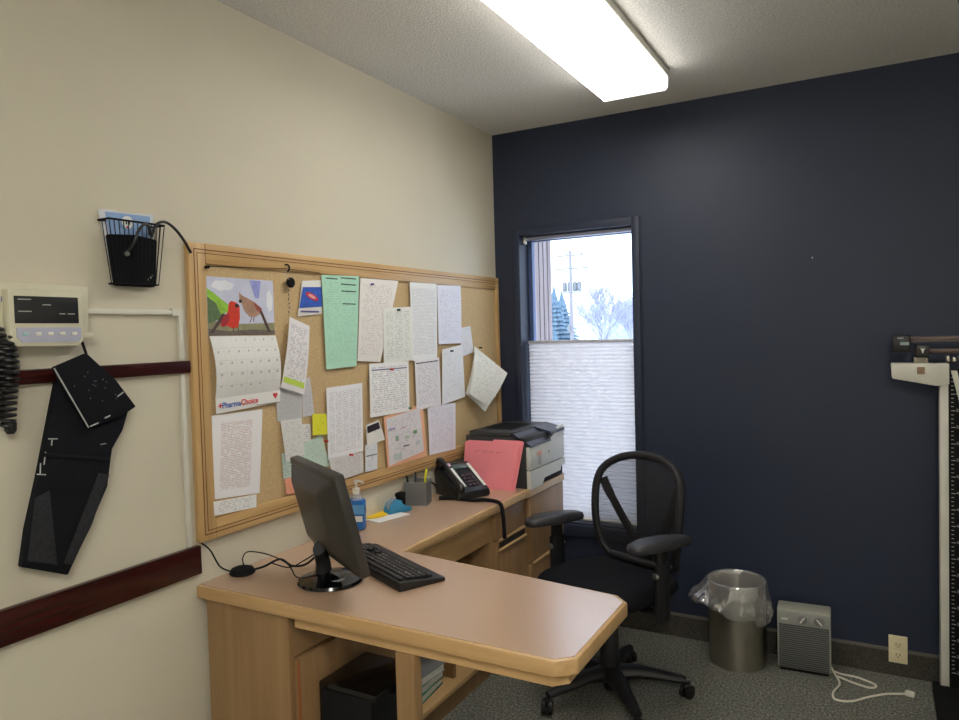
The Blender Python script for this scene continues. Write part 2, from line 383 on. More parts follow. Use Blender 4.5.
# pleated shade, raised from the bottom up
bl = thing('pleated_shade', 'white pleated top-down window shade covering the lower two thirds of the window', 'window blind', (.453, .066, .505))
ZT, ZB = 1.430, .512; N = 46; x0, x1 = WX0 + .010, WX1 - .003
m = MB(); prof = []
for i in range(2 * N + 1): prof.append((.058 + (.009 if i % 2 else 0), ZT - (ZT - ZB) * i / (2 * N)))
va = [m.bm.verts.new((x0, y, z)) for y, z in prof]; vb = [m.bm.verts.new((x1, y, z)) for y, z in prof]
for i in range(len(va) - 1): m.bm.faces.new((va[i], va[i + 1], vb[i + 1], vb[i]))
cloth = m.build('pleated_cloth', 'blind', bl, ang=10)
MB().bb((x0 - .002, .052, ZT), (x1, .072, ZT + .014), .003).build('top_rail', mat('shade_rail', (196, 194, 200), .4), bl)
MB().bb((x0 - .002, .052, ZB - .012), (x1, .074, ZB), .003).build('bottom_rail', 'white', bl)
for xx in (x0 + .06, x1 - .06):
    MB().tube([(xx, .068, ZT + .01), (xx, .068, WZ1 - .02)], .0006, 5).build('lift_cord', 'white', bl)
MB().bb((WX0 + .003, .03, WZ1 - .04), (WX0 + .018, .05, WZ1 - .004), .002).build('shade_bracket', 'white', wn)

# dark wall rails
struct('trim_1', MB().bb((0, RY, .794), (.020, -1.997, .880), .004), 'mahog')
struct('trim_2', MB().bb((0, RY, 1.398), (.018, -2.006, 1.434), .003), 'mahog')

# cable raceway
rc = thing('cable_raceway', 'thin white plastic cable raceway bending down beside the bulletin board', 'cable cover', (0, -2.03, .884))
MB().bb((0, -2.33, 1.569), (.013, -2.058, 1.583), .002).build('horizontal_run', 'wpaint', rc)
MB().bb((0, -2.037, 1.436), (.013, -2.023, 1.546), .002).bb((0, -2.037, .882), (.013, -2.023, 1.396), .002).build('vertical_run', 'wpaint', rc)
MB().prism([(0, -2.060, 1.5665), (0, -2.0395, 1.5665), (0, -2.0395, 1.545), (0, -2.0205, 1.545), (0, -2.0205, 1.5855), (0, -2.060, 1.5855)], (.015, 0, 0)).build('elbow', 'wpaint', rc)

# ------------------------------------------------------------------ ceiling light
cl = thing('ceiling_light', 'long white wraparound fluorescent ceiling light, switched on', 'ceiling light', (.93, -1.07, H), 0, 'fluorescent ceiling lights')
LX0, LX1, LY0, LY1 = .773, 1.055, -1.68, -.455
MB().bb((LX0 - .004, LY0, H - .030), (LX1 + .004, LY1, H), .003).build('housing', 'wpaint', cl)
m = MB(); P = [(LX0 + .010, H - .026), (LX0, H - .032), (LX0 + .003, H - .072), (LX0 + .012, H - .082), (LX1 - .012, H - .082), (LX1 - .003, H - .072), (LX1, H - .032), (LX1 - .010, H - .026)]
m.prism([(x, LY0 + .012, z) for x, z in P], (0, LY1 - LY0 - .024, 0)); m.bm.normal_update()
for f in m.bm.faces: f.material_index = 0 if f.normal.z < -.5 else 1
m.build('diffuser', ['lensm', emit('diffuser_side', LAMP_COLOR, LAMP * .50)], cl)
for yy in (LY0, LY1 - .012):
    MB().prism([(x + (.001 if x > .9 else -.001), yy, z - .001) for x, z in P], (0, .012, 0)).build('end_cap', emit('end_cap_glow', LAMP_COLOR, 1.0), cl)

# added fill light, unseen behind the camera
c2 = thing('ceiling_light', 'added fill light on the ceiling, unseen behind the viewer', 'ceiling light', (2.13, -4.0, H), 0, 'fluorescent ceiling lights')
MB().bb((2.0, -4.6, H - .03), (2.27, -3.42, H), .003).build('housing', 'wpaint', c2)  # housing of the added fill light
MB().prism([(x + 1.2, -4.62, z) for x, z in P], (0, 1.22, 0)).build('diffuser', emit('fill_light_diffuser', LAMP_COLOR, LAMP * 2.7), c2)  # brighter than the visible fixture, added to fill the room

# ------------------------------------------------------------------ bulletin board
BY0, BY1, BZ0, BZ1 = -2.001, -.004, .886, 1.786
bb = thing('bulletin_board', 'large cork bulletin board in a honey oak frame on the beige wall', 'bulletin board', (0, -1.0, BZ0))
MB().bb((0, BY0 + .04, BZ0 + .04), (.010, BY1 - .04, BZ1 - .04)).build('cork_sheet', 'cork', bb)
fw = .062
def fr(lo, hi, name, m_):
    MB().bb(lo, hi, .004).build(name, m_, bb)
for (a, b, mm) in (((BY0, BZ0), (BY0 + fw, BZ1), 'honeyz'), ((BY1 - .034, BZ0), (BY1, BZ1), 'honeyz'), ((BY0 + fw, BZ1 - fw), (BY1 - .034, BZ1), 'honey'), ((BY0 + fw, BZ0), (BY1 - .034, BZ0 + fw), 'honey')):
    fr((0, a[0], a[1]), (.020, b[0], b[1]), 'frame_rail', mm)
m = MB()
for d, rr in ((.020, .0030), (.031, .0022)):
    a0, a1, b0, b1 = BY0 + d, BY1 - d * .5, BZ0 + d, BZ1 - d
    for (p0, p1) in (((a0, b0), (a0, b1)), ((a0, b1), (a1, b1)), ((a0, b0), (a1, b0))):
        m.bb((.018, min(p0[0], p1[0]) - rr / 2, min(p0[1], p1[1]) - rr / 2), (.0205, max(p0[0], p1[0]) + rr / 2, max(p0[1], p1[1]) + rr / 2))
m.build('frame_groove', 'groove', bb)

# ---- papers
PX = [.0135]
def paper(name, label, cat, C, m_, x=None, bulge=.004, lift=(0, 0, 0, 0), parent=None, grp=None, nu=8, nv=10):
    """C = tl, tr, br, bl as (y, z); lift = extra x at these corners"""
    if x is None: x = PX[0]; PX[0] += .0006
    tl, tr, br, bl_ = [Vector(q) for q in C]; l0, l1, l2, l3 = lift
    def fn(u, v):
        q = (bl_ * (1 - u) + br * u) * (1 - v) + (tl * (1 - u) + tr * u) * v
        l = (l3 * (1 - u) + l2 * u) * (1 - v) + (l0 * (1 - u) + l1 * u) * v
        t = 1 - v
        return (x + l + (bulge if bulge > .006 else bulge * .3) * math.sin(PI * min(1, t * 1.0)) * (.7 + .3 * math.sin(PI * u)), q.x, q.y)
    o = MB().grid(fn, nu, nv).build(name, m_, parent, ang=180, solid=0 if bulge > .006 else .0004)
    if bulge <= .006: o.data.polygons.foreach_set('use_smooth', [False] * len(o.data.polygons))
    if parent is None: tag(o, label, cat, grp or 'papers pinned to the bulletin board')
    return o
WH = (240, 240, 238); GR = (120, 120, 122)
def pr(nm, paper_=WH, ink=GR, **k): return printed(nm, paper_, ink, **k)

# wall calendar
CX = .016
ca = thing('wall_calendar', 'wall calendar with a photo of a red and a brown bird above the date page', 'calendar', (CX, -1.79, 1.27))
# bird picture, one flat printed sheet
m = MB(); y0, y1, z0, z1 = -1.936, -1.661, 1.506, 1.687
def pq(u, v, k): return (CX + .0004 * k, y0 + (y1 - y0) * u, z0 + (z1 - z0) * v)
def ppoly(pts, k, mi):
    f = m.bm.faces.new([m.bm.verts.new(pq(u, v, k)) for u, v in pts]); f.material_index = mi
    if f.normal.length == 0: f.normal_update()
    f.normal_update()
    if f.normal.x < 0: f.normal_flip()
def blob(cu, cv, ru, rv, k, mi, rot=0, n=20, jag=0):
    pts = []
    for i in range(n):
        a = 2 * PI * i / n; q = 1 + jag * math.sin(i * 2.7)
        x_, y_ = ru * math.cos(a) * q, rv * math.sin(a) * q
        pts.append((min(1, max(0, cu + x_ * math.cos(rot) - y_ * math.sin(rot))), min(1, max(0, cv + x_ * math.sin(rot) + y_ * math.cos(rot)))))
    ppoly(pts, k, mi)
m.bb((CX - .001, y0, z0), (CX, y1, z1))
ppoly([(0, 0), (1, 0), (1, 1), (0, 1)], .5, 1)
ppoly([(0, 0), (1, 0), (1, .22), (.5, .2), (0, .26)], 1, 2)
ppoly([(0, .80), (.08, .74), (.30, .52), (.30, .42), (0, .25)], 1.5, 3)
ppoly([(0, .66), (.12, .55), (.2, .3), (0, .2)], 1.8, 4)
ppoly([(.62, .98), (.80, .98), (.76, .66), (.70, .66)], 1.4, 9)
blob(.93, .62, .05, .2, 1.3, 8, 0, 14, .15); blob(.22, .86, .16, .09, 1.3, 8, 0, 14, .1)
# red bird
ppoly([(.16, .17), (.28, .42), (.30, .56), (.33, .60), (.40, .58), (.455, .52), (.455, .30), (.42, .14), (.34, .12), (.20, .20)], 2.5, 5)
ppoly([(.02, .05), (.06, .05), (.26, .36), (.20, .38)], 2.7, 6)
blob(.415, .52, .03, .035, 3, 10); blob(.24, .26, .05, .12, 2.9, 11, -.4)
# brown bird
ppoly([(.455, .76), (.50, .70), (.58, .66), (.70, .58), (.80, .48), (.79, .40), (.70, .33), (.60, .33), (.52, .44), (.49, .56), (.455, .62)], 3, 7)
ppoly([(.66, .60), (.80, .48), (.79, .40), (.72, .44)], 3.2, 12)
ppoly([(.76, .42), (.80, .44), (.93, .06), (.89, .04)], 3.3, 6)
blob(.47, .60, .025, .03, 3.4, 10)
for (a, b) in (((.64, .33), (.60, .22)), ((.67, .33), (.66, .24)), ((.35, .13), (.35, .06)), ((.42, .14), (.42, .07))):
    ppoly([(a[0] - .006, a[1]), (a[0] + .006, a[1]), (b[0] + .006, b[1]), (b[0] - .006, b[1])], 3.1, 6)
ppoly([(0, 0), (1, 0), (1, .08), (.6, .10), (.3, .07), (0, .12)], 2, 13)
bird_m = ['paperw', mat('print_sky', (206, 210, 232), .5, var=.06, scale=20), mat('print_ground', (146, 146, 112), .5, var=.15, scale=60), mat('print_leaf', (150, 200, 70), .5, var=.2, scale=50), mat('print_shade', (96, 120, 84), .5, var=.2, scale=60),
          mat('print_red', (214, 62, 42), .5, var=.12, scale=90), mat('print_dark', (86, 66, 64), .5), mat('print_brown', (176, 138, 116), .5, var=.15, scale=80), mat('print_white', (232, 234, 244), .5), mat('print_blue', (150, 156, 220), .5, var=.15, scale=60), mat('print_black', (40, 30, 34), .5), mat('print_crimson', (168, 48, 56), .5), mat('print_rust', (156, 84, 72), .5), mat('print_branch', (112, 100, 92), .5, var=.2, scale=90)]
m.build('bird_picture', bird_m, ca, ang=180)
calm = printed('calendar_grid', (232, 232, 230), (150, 152, 156), rows=5, words=60, cover=.0, grid=7, mx=.02, my=.02)
o = paper('date_page', '', '', [(-1.934, 1.505), (-1.659, 1.503), (-1.650, 1.314), (-1.921, 1.311)], calm, x=CX + .001, bulge=.022, parent=ca)
for r in range(5):
    for c in range(7):
        k = r * 7 + c - 1
        if not 1 <= k <= 31: continue
        v = 1 - (r + .35) / 5.4 - .02; u = (c + .35) / 7
        t_ = 1 - v
        xx = CX + .001 + .022 * math.sin(PI * t_) * (.7 + .3 * math.sin(PI * u)) + .0012
        y = (-1.921 * (1 - u) + -1.650 * u) * (1 - v) + (-1.934 * (1 - u) + -1.659 * u) * v; z = 1.312 * (1 - v) + 1.504 * v
        text_mesh('date_number', str(k), .011, wall_text_mtx(y, z, xx), mat('date_ink', (110, 110, 114), .8) if k == 1 else bpy.data.materials['date_ink'], o)
st = paper('footer_strip', '', '', [(-1.923, 1.313), (-1.650, 1.317), (-1.652, 1.277), (-1.923, 1.266)], 'paperw', x=CX + .004, bulge=.002, parent=ca)
fb = mat('logo_blue', (70, 110, 190), .7); frd = mat('logo_red', (206, 50, 60), .7)
text_mesh('logo_word', '+', .030, wall_text_mtx(-1.917, 1.279, CX + .0075, .03), frd, st, bold=.0008)
text_mesh('logo_word', 'Pharma', .025, wall_text_mtx(-1.902, 1.281, CX + .0075, .03), fb, st, bold=.0006)
text_mesh('logo_word', 'Choice', .025, wall_text_mtx(-1.826, 1.284, CX + .0075, .03), frd, st, bold=.0006)
m = MB(); hy, hz = -1.676, 1.302
m.prism([(CX + .0066, hy + a * .011, hz + b * .011) for a, b in ((0, -1), (-.9, .1), (-.9, .6), (-.45, .8), (0, .45), (.45, .8), (.9, .6), (.9, .1))], (.0004, 0, 0))
m.build('heart_mark', frd, st)
MB().bb((CX + .0062, -1.76, 1.277), (CX + .0068, -1.657, 1.2785)).build('footer_rule', 'dark', st)

PX[0] = .0125
T = 'sheet'
paper('printed_sheet', 'large printed list with a red-brown column, pinned under the calendar', 'paper', [(-1.939, 1.262), (-1.726, 1.260), (-1.753, .986), (-1.959, 1.006)], printed('list_red', (240, 238, 240), (186, 140, 138), rows=38, words=16, cover=.58, mx=.2, my=.1), bulge=.003)
paper('printed_strip', 'narrow white printed strip at the bottom left corner of the bulletin board', 'paper', [(-1.948, 1.000), (-1.775, .987), (-1.777, .945), (-1.947, .957)], pr('strip_print', rows=7, words=12, cover=.5, ink=(150, 150, 160)), x=.0215, bulge=.001)
paper('printed_sheet', 'grey printed sheet hanging under the long tilted slip right of the calendar', 'paper', [(-1.665, 1.335), (-1.537, 1.335), (-1.542, 1.205), (-1.662, 1.211)], pr('gp1', (196, 196, 198), (150, 150, 154), rows=26, words=12, cover=.5, grid=5), bulge=.002)
paper('printed_slip', 'narrow grey slip pinned left of the lime note, its top above the note', 'paper', [(-1.537, 1.349), (-1.495, 1.350), (-1.478, 1.213), (-1.538, 1.212)], pr('gp2', (204, 204, 208), (160, 160, 168), rows=26, words=5, cover=.5), bulge=.002)
paper('mint_sheet', 'pale mint green sheet tucked behind the top of the monitor', 'paper', [(-1.572, 1.115), (-1.444, 1.138), (-1.405, 1.015), (-1.572, 1.02)], pr('mp', (198, 220, 206), (150, 176, 164), rows=16, words=10, cover=.45), bulge=.003)
paper('mint_card', 'small mint green card left of the monitor, above the orange card', 'paper', [(-1.650, 1.10), (-1.580, 1.10), (-1.580, 1.010), (-1.645, 1.012)], pr('mp2', (196, 216, 206), (130, 150, 148), rows=7, words=6, cover=.5), bulge=.002)
paper('orange_card', 'small salmon orange card left of the monitor at the lower edge of the board', 'paper', [(-1.645, 1.012), (-1.560, 1.008), (-1.560, .950), (-1.640, .957)], pr('op2', (240, 168, 140), (214, 130, 104), rows=7, words=6, cover=.4), x=.0215, bulge=.001)
paper('white_slip', 'white paper slip hanging crooked just left of the top of the monitor', 'paper', [(-1.656, 1.213), (-1.554, 1.211), (-1.545, 1.08), (-1.637, 1.068)], pr('gp3', (222, 222, 220), (168, 168, 172), rows=18, words=7, cover=.45), x=.022, bulge=.004)
paper('small_card', 'tiny white card directly left of the lime sticky note', 'paper', [(-1.547, 1.188), (-1.503, 1.183), (-1.501, 1.124), (-1.549, 1.125)], pr('sc', (228, 228, 226), (110, 112, 140), rows=6, words=4, cover=.5), bulge=.001)
paper('sticky_note', 'lime yellow sticky note beside the tall list in the middle of the board', 'sticky note', [(-1.496, 1.219), (-1.421, 1.211), (-1.426, 1.136), (-1.503, 1.143)], pr('ln', (222, 222, 62), (188, 186, 50), rows=7, words=5, cover=.4, mx=.15), x=.020, bulge=.002, lift=(0, 0, .006, .006))
o = paper('long_slip', 'long white slip tilted to the right of the calendar, with a green highlighted foot', 'paper', [(-1.598, 1.566), (-1.500, 1.534), (-1.540, 1.292), (-1.652, 1.327)], printed('slip', (232, 230, 232), (150, 140, 156), rows=24, words=7, cover=.5, mx=.1, head=(.08, .16, (196, 222, 96))), x=.026, bulge=.008)
paper('badge_card', 'small card with a blue picture and a red oval, left of the mint green sheet', 'card', [(-1.520, 1.694), (-1.421, 1.702), (-1.421, 1.579), (-1.548, 1.568)], 'paperw', bulge=.001)
bd = bpy.data.objects['badge_card']
MB().prism([(.0185, -1.518, 1.672), (.0185, -1.423, 1.676), (.0185, -1.423, 1.606), (.0185, -1.541, 1.598)], (.0006, 0, 0)).build('blue_picture', mat('badge_blue', (52, 92, 190), .5, var=.2, scale=60), bd)
MB().prism([(.0193, -1.475 + .032 * math.cos(a) + .005 * math.sin(a), 1.640 + .010 * math.sin(a) - .012 * math.cos(a)) for a in [2 * PI * i / 16 for i in range(16)]], (.0005, 0, 0)).build('red_oval', frd, bd)
MB().prism([(.0199, -1.475 + .020 * math.cos(a) + .003 * math.sin(a), 1.640 + .005 * math.sin(a) - .007 * math.cos(a)) for a in [2 * PI * i / 16 for i in range(16)]], (.0005, 0, 0)).build('oval_centre', mat('oval_pale', (230, 170, 170), .6), bd)
MB().bb((.0185, -1.535, 1.583), (.0190, -1.44, 1.589)).build('caption_line', 'plum', bd)
gs = paper('mint_green_sheet', 'tall mint green printed sheet near the top of the bulletin board', 'paper', [(-1.423, 1.721), (-1.203, 1.728), (-1.238, 1.377), (-1.414, 1.374)], printed('green_sheet', (178, 224, 200), (136, 186, 160), rows=30, words=12, cover=.5, cols=4, mx=.06, grid=4), bulge=.004, x=.0212)
for k, (a, b, z) in enumerate(((-1.40, -1.335, 1.708), (-1.315, -1.225, 1.714), (-1.315, -1.228, 1.690), (-1.315, -1.228, 1.664), (-1.31, -1.233, 1.616))):
    xx = .0218 + .0012 * math.sin(PI * min(1, max(0, (1.72 - z) / .345)))
    MB().bb((xx, a, z), (xx + .0004, b, z + .004)).build('heading_line', mat('ink_dark', (44, 66, 60), .8) if k == 0 else bpy.data.materials['ink_dark'], gs)
paper('printed_sheet', 'white printed sheet directly right of the mint green sheet, tapering to the bottom', 'paper', [(-1.196, 1.722), (-.938, 1.724), (-1.085, 1.386), (-1.232, 1.397)], pr('pp1', (234, 230, 226), (186, 176, 172), rows=34, words=14, cover=.5), bulge=.004, x=.0212)
PX[0] += .001
paper('printed_sheet', 'white printed table overlapping the sheet right of the mint green one', 'paper', [(-1.058, 1.606), (-.850, 1.616), (-.851, 1.383), (-1.063, 1.376)], pr('pp2', (232, 234, 228), (160, 164, 166), rows=26, words=12, cover=.5, cols=3), bulge=.003, x=.0238)
PX[0] += .001
paper('printed_sheet', 'tall pale sheet of fine ruled lines at the top right of the board', 'paper', [(-.856, 1.723), (-.636, 1.725), (-.652, 1.380), (-.852, 1.379)], pr('pp3', (238, 240, 242), (188, 192, 196), rows=40, words=5, cover=.62, mx=.05), bulge=.004, x=.0225)
paper('printed_sheet', 'bluish white sheet at the far top right of the board', 'paper', [(-.635, 1.720), (-.417, 1.726), (-.423, 1.447), (-.634, 1.447)], pr('pp4', (232, 234, 248), (178, 182, 206), rows=30, words=12, cover=.45), bulge=.004, x=.0225)
paper('white_note', 'small white note tucked under the right edge of the bluish sheet', 'paper', [(-.440, 1.520), (-.329, 1.530), (-.304, 1.399), (-.420, 1.380)], pr('pp5', (228, 228, 234), (190, 190, 200), rows=10, words=7, cover=.4), bulge=.003, x=.0208)
paper('printed_sheet', 'white sheet with a single dark pin, below the bluish sheet', 'paper', [(-.609, 1.421), (-.423, 1.439), (-.408, 1.183), (-.624, 1.163)], pr('pp6', (236, 238, 242), (184, 188, 196), rows=24, words=12, cover=.42), bulge=.003, x=.0250)
paper('printed_sheet', 'white form with a dark blue heading band in the middle of the board', 'paper', [(-1.163, 1.382), (-.888, 1.380), (-.892, 1.164), (-1.168, 1.167)], printed('form', (240, 240, 240), (160, 158, 170), rows=18, words=14, cover=.52, mx=.06, head=(.865, .885, (70, 90, 130))), bulge=.004, x=.0255)
paper('printed_sheet', 'printed sheet with a thick black heading line right of the blue-banded form', 'paper', [(-.838, 1.379), (-.636, 1.385), (-.630, 1.165), (-.834, 1.160)], printed('pp9', (236, 234, 238), (160, 158, 166), rows=26, words=12, cover=.5, head=(.93, .95, (50, 50, 60))), bulge=.003, x=.0235)
paper('printed_list', 'tall dense printed list right of the lime sticky note', 'paper', [(-1.417, 1.306), (-1.205, 1.309), (-1.213, 1.040), (-1.420, 1.039)], printed('dense', (238, 238, 242), (166, 164, 178), rows=30, words=22, cover=.55, cols=5, mx=.06), bulge=.004, x=.020)
paper('printed_sheet', 'pale printed sheet at the bottom of the board, below the tall dense list', 'paper', [(-1.416, 1.046), (-1.218, 1.036), (-1.217, .958), (-1.398, .950)], pr('pp10', (218, 216, 216), (166, 164, 164), rows=12, words=20, cover=.5), bulge=.001, x=.0215)
cd = paper('black_topped_card', 'small white card with a black printed top, left of the orange-bordered chart', 'card', [(-1.195, 1.140), (-1.108, 1.151), (-1.070, 1.066), (-1.188, 1.055)], pr('card', (232, 232, 226), (166, 160, 150), rows=7, words=6, cover=.3), x=.022, bulge=.002)
MB().prism([(.0245, -1.188, 1.134), (.0245, -1.113, 1.143), (.0245, -1.104, 1.116), (.0245, -1.184, 1.107)], (.0006, 0, 0)).build('black_block', mat('ink_black', (34, 30, 40), .7), cd)
paper('small_leaflet', 'small blue-white leaflet below the black-topped card', 'paper', [(-1.200, 1.062), (-1.122, 1.060), (-1.126, .953), (-1.205, .955)], printed('leaf', (222, 226, 232), (120, 140, 150), rows=8, words=6, cover=.4, head=(.55, .6, (120, 130, 140))), x=.0212, bulge=.002)
oc = paper('orange_bordered_chart', 'chart on a peach orange backing sheet at the bottom of the board, tilted', 'paper', [(-1.075, 1.159), (-.785, 1.186), (-.763, .947), (-1.059, .945)], mat('peach_paper', (244, 186, 150), .8, var=.02), x=.023, bulge=.004)
paper('chart_page', '', '', [(-1.062, 1.150), (-.812, 1.170), (-.788, .974), (-1.048, .953)], printed('chart', (226, 222, 226), (166, 170, 176), rows=16, words=9, cover=.42, mx=.05, my=.04), x=.025, bulge=.004, parent=oc)
for (yy, zz, a, b, cc) in ((-1.03, 1.105, .05, .006, (150, 140, 190)), (-.86, 1.07, .03, .016, (130, 170, 130)), (-.995, 1.06, .02, .022, (150, 180, 160)), (-.92, 1.055, .03, .014, (190, 205, 190)), (-.93, 1.02, .045, .006, (110, 110, 116)), (-.95, 1.10, .03, .006, (200, 160, 190)), (-.99, .985, .05, .02, (190, 206, 200)), (-.84, 1.02, .03, .02, (196, 204, 206))):
    t_ = 1 - (zz - .955) / .2
    MB().bb((.030, yy - a / 2, zz - b / 2), (.0304, yy + a / 2, zz + b / 2)).build('chart_mark', mat('chart_ink', cc, .8), oc)
paper('printed_sheet', 'printed sheet hanging between the orange-bordered chart and the printer', 'paper', [(-.743, 1.171), (-.496, 1.161), (-.508, .939), (-.738, .947)], pr('pp11', (236, 234, 244), (166, 164, 182), rows=24, words=14, cover=.5, grid=6), x=.0215, bulge=.003)
# loose stapled pages hanging off one pin
fl = thing('stapled_pages', 'stapled white pages hanging askew off one pin at the right end of the board', 'paper', (.02, -.28, 1.43))
for k in range(3):
    sh = k * .006
    paper('page', '', '', [(-.294 - sh, 1.428), (-.085 + sh, 1.290 - sh), (-.280 + sh, 1.095 + sh * 2), (-.398 - sh, 1.197)], pr('pg%d' % k, (236, 236, 228), (176, 176, 176), rows=24, words=10, cover=.45), x=.022 + .003 * k, bulge=.012, lift=(0, .065 - .02 * (2 - k), .045, .012 * k), parent=fl)

# pins, hook, magnet whistle
def pin(y, z, x, m_, label, r=.005):
    t = thing('push_pin', label, 'push pin', (x, y, z), 0, 'push pins in the bulletin board')
    MB().lathe([(.0012, -.006), (.0012, .002), (r, .002), (r * .7, .006), (r * .7, .011), (r, .013), (r * .9, .015)], n=12, mtx=Matrix.Rotation(PI / 2, 4, 'Y')).build('pin_body', m_, t, local=True)
pin(-1.942, 1.713, .021, 'blackm', 'black push pin at the top left corner of the cork')
pin(-1.022, 1.352, .026, 'red', 'red push pin on the blue-banded form')
pin(-1.30, 1.040, .023, 'red', 'red push pin at the foot of the tall dense list')
pin(-.535, 1.412, .025, 'blackm', 'dark push pin on the sheet below the bluish sheet')
pin(-1.128, 1.700, .019, 'plum', 'dark push pin on the sheet beside the mint green one')
pin(-.955, 1.600, .022, 'blackm', 'dark push pin on top of the printed table')
pin(-.90, 1.178, .028, 'teal', 'green push pin at the top of the orange-bordered chart', .0045)
pin(-.742, 1.168, .024, 'white', 'white push pin right of the orange-bordered chart')
pin(-1.435, 1.112, .02, 'red', 'red push pin beside the lower left of the tall dense list', .0045)
pin(-.288, 1.420, .046, 'blackm', 'dark push pin holding the loose stapled pages')
wh = thing('hanging_key_fob', 'round black fob on a beaded chain hanging from a hook on the board', 'key fob', (.02, -1.605, 1.735))
MB().tube(catmull([(.018, -1.605, 1.745), (.034, -1.603, 1.742), (.036, -1.602, 1.728), (.028, -1.602, 1.722)], 5), .003, 7).build('hook', 'blackm', wh)
MB().tube([(.034, -1.603 + .017 * math.sin(a), 1.712 + .017 * math.cos(a)) for a in [2 * PI * i / 20 for i in range(20)]], .0008, 5, closed=True).build('ring', 'steel', wh)
MB().lathe([(.001, 0), (.015, 0), (.018, .004), (.018, .010), (.014, .014), (.001, .014)], (.022, -1.590, 1.684), 20, mtx=Matrix.Rotation(PI / 2, 4, 'Y')).build('fob_disc', 'blackm', wh)
m = MB()
for i in range(13): m.box((.025, -1.597 + .002 * math.sin(i), 1.665 - i * .0075), (.004, .004, .0035), None, .001, mi=i % 2)
m.build('beaded_chain', ['steel', 'dark'], wh)
st_ = MB().tube([(.0215, -1.94, 1.716), (.0215, -1.61, 1.731), (.0215, -1.43, 1.727)], .0012, 5).build('shadow_line', 'blackm'); tag(st_, 'thin black line along the top of the cork above the calendar', 'string')  # likely shadow, built as a dark tube along the top frame rail's inner edge

# ------------------------------------------------------------------ desk
ZT_ = .759
dk = thing('office_desk', 'L-shaped office desk with tan laminate top and maple edges along the beige wall', 'desk', (.38, -1.5, 0))
top = [(.002, -2.008), (1.162, -2.008), (1.204, -1.970), (1.204, -1.603), (1.162, -1.560), (.377, -1.463), (.373, -.47), (.380, -.44), (.380, -.018), (.002, -.018)]
m = MB(); m.prism([(x, y, ZT_ - .038) for x, y in top], (0, 0, .037), bev=.004)
m.build('edge_band', 'edge', dk)
inn = inset(top, .011); inn = [Vector((max(.003, q.x), min(-.019, q.y))) for q in inn]; inn[0].x = .003; inn[-1].x = .003
MB().prism([(q.x, q.y, ZT_ - .003) for q in inn], (0, 0, .0034)).build('laminate_top', 'lam', dk)
ap = [(.372, -1.985), (1.145, -1.985), (1.176, -1.955), (1.176, -1.618), (1.145, -1.585), (.372, -1.49)]
m = MB(); ai = inset(ap, .02); k = len(ap)
for i in range(k - 1):
    a, b, c, d = ap[i], ap[(i + 1) % k], ai[(i + 1) % k], ai[i]
    m.prism([(a[0], a[1], .688), (b[0], b[1], .688), (c[0], c[1], .688), (d[0], d[1], .688)], (0, 0, ZT_ - .038 - .688))
m.build('peninsula_apron', 'edge', dk)
MB().bb((.025, -1.992, 0), (.352, -1.972, ZT_ - .038), .002).build('end_panel', 'panel', dk)
MB().bb((.340, -1.972, 0), (.368, -1.50, .588), .002).bb((.3655, -1.975, .0), (.370, -1.970, .588), mi=1).build('side_panel', ['panel', 'redge'], dk)
MB().bb((.330, -1.972, .592), (.350, -1.50, ZT_ - .038)).build('side_rail', 'panel', dk)
MB().bb((.716, -1.992, 0), (.772, -1.955, .688), .003).build('support_post', 'panel', dk)
MB().bb((.300, -1.50, .585), (.322, -.745, ZT_ - .038), .002).build('kneehole_apron', 'edgey', dk)
# low open shelf under the long counter
sf = thing('open_shelf', 'low open maple shelf under the wall side of the desk', 'shelf', (.16, -1.3, 0))
MB().bb((.004, -1.965, .078), (.328, -.75, .098), .002).build('shelf_board', 'edgey', sf)
MB().bb((.290, -1.965, 0), (.312, -.75, .078)).build('plinth', 'panel', sf)
MB().bb((.004, -1.02, .098), (.29, -1.00, .58)).build('divider', 'panel', sf)
MB().bb((.003, -1.965, .098), (.012, -.75, .70)).build('back_panel', 'panel', sf)

def cabinet(label, y0, y1, xf, gaps, pulls):
    t = thing('drawer_cabinet', label, 'cabinet', (.18, (y0 + y1) / 2, 0), 0, 'drawer cabinets under the counter')
    MB().bb((.014, y0, .03), (xf - .02, y1, ZT_ - .039), .001).bb((.014, y0, 0), (xf - .05, y1, .03), mi=0).build('body', 'panel', t)
    for i, (za, zb) in enumerate(gaps):
        d = MB().bb((xf - .02, y0 + .003, za), (xf, y1 - .003, zb), .002).build('drawer', 'panel', t)
        if pulls[i]:
            MB().bb((xf - .001, y0 + .02, zb - .002), (xf + .010, y1 - .01, zb + .008), .002).build('finger_rail', 'edgey', d)
        if pulls[i] == 2:
            MB().bb((xf - .0005, y0 + .03, zb - .034), (xf + .001, y1 - .015, zb - .004)).build('pull_recess', 'dark', d)
            MB().bb((xf - .001, y0 + .02, zb - .044), (xf + .010, y1 - .01, zb - .034), .002).build('finger_rail', 'edgey', d)
    return t
cabinet('maple drawer cabinet with a recessed pull, below the pink folders', -.742, -.436, .352, [(.03, .585), (.595, .71)], [2, 0])
cabinet('maple corner cabinet under the printer beside the window', -.430, -.020, .372, [(.03, .400), (.410, .716)], [1, 0])

# ------------------------------------------------------------------ things on and under the desk
D = ZT_ + .0008
# computer tower
pc = thing('computer_tower', 'black computer tower under the desk behind the support post', 'computer', (.53, -1.72, 0))
MB().bb((.395, -1.925, .012), (.598, -1.71, .515), .006).build('case', 'glossb', pc)
MB().bb((.41, -1.931, .03), (.585, -1.924, .50), .004).build('rear_plate', 'blackm', pc)
for x in (.42, .575):
    for y in (-1.9, -1.735): MB().lathe([(.012, 0), (.014, .013)], (x, y, 0), 12).build('foot', 'blackm', pc)
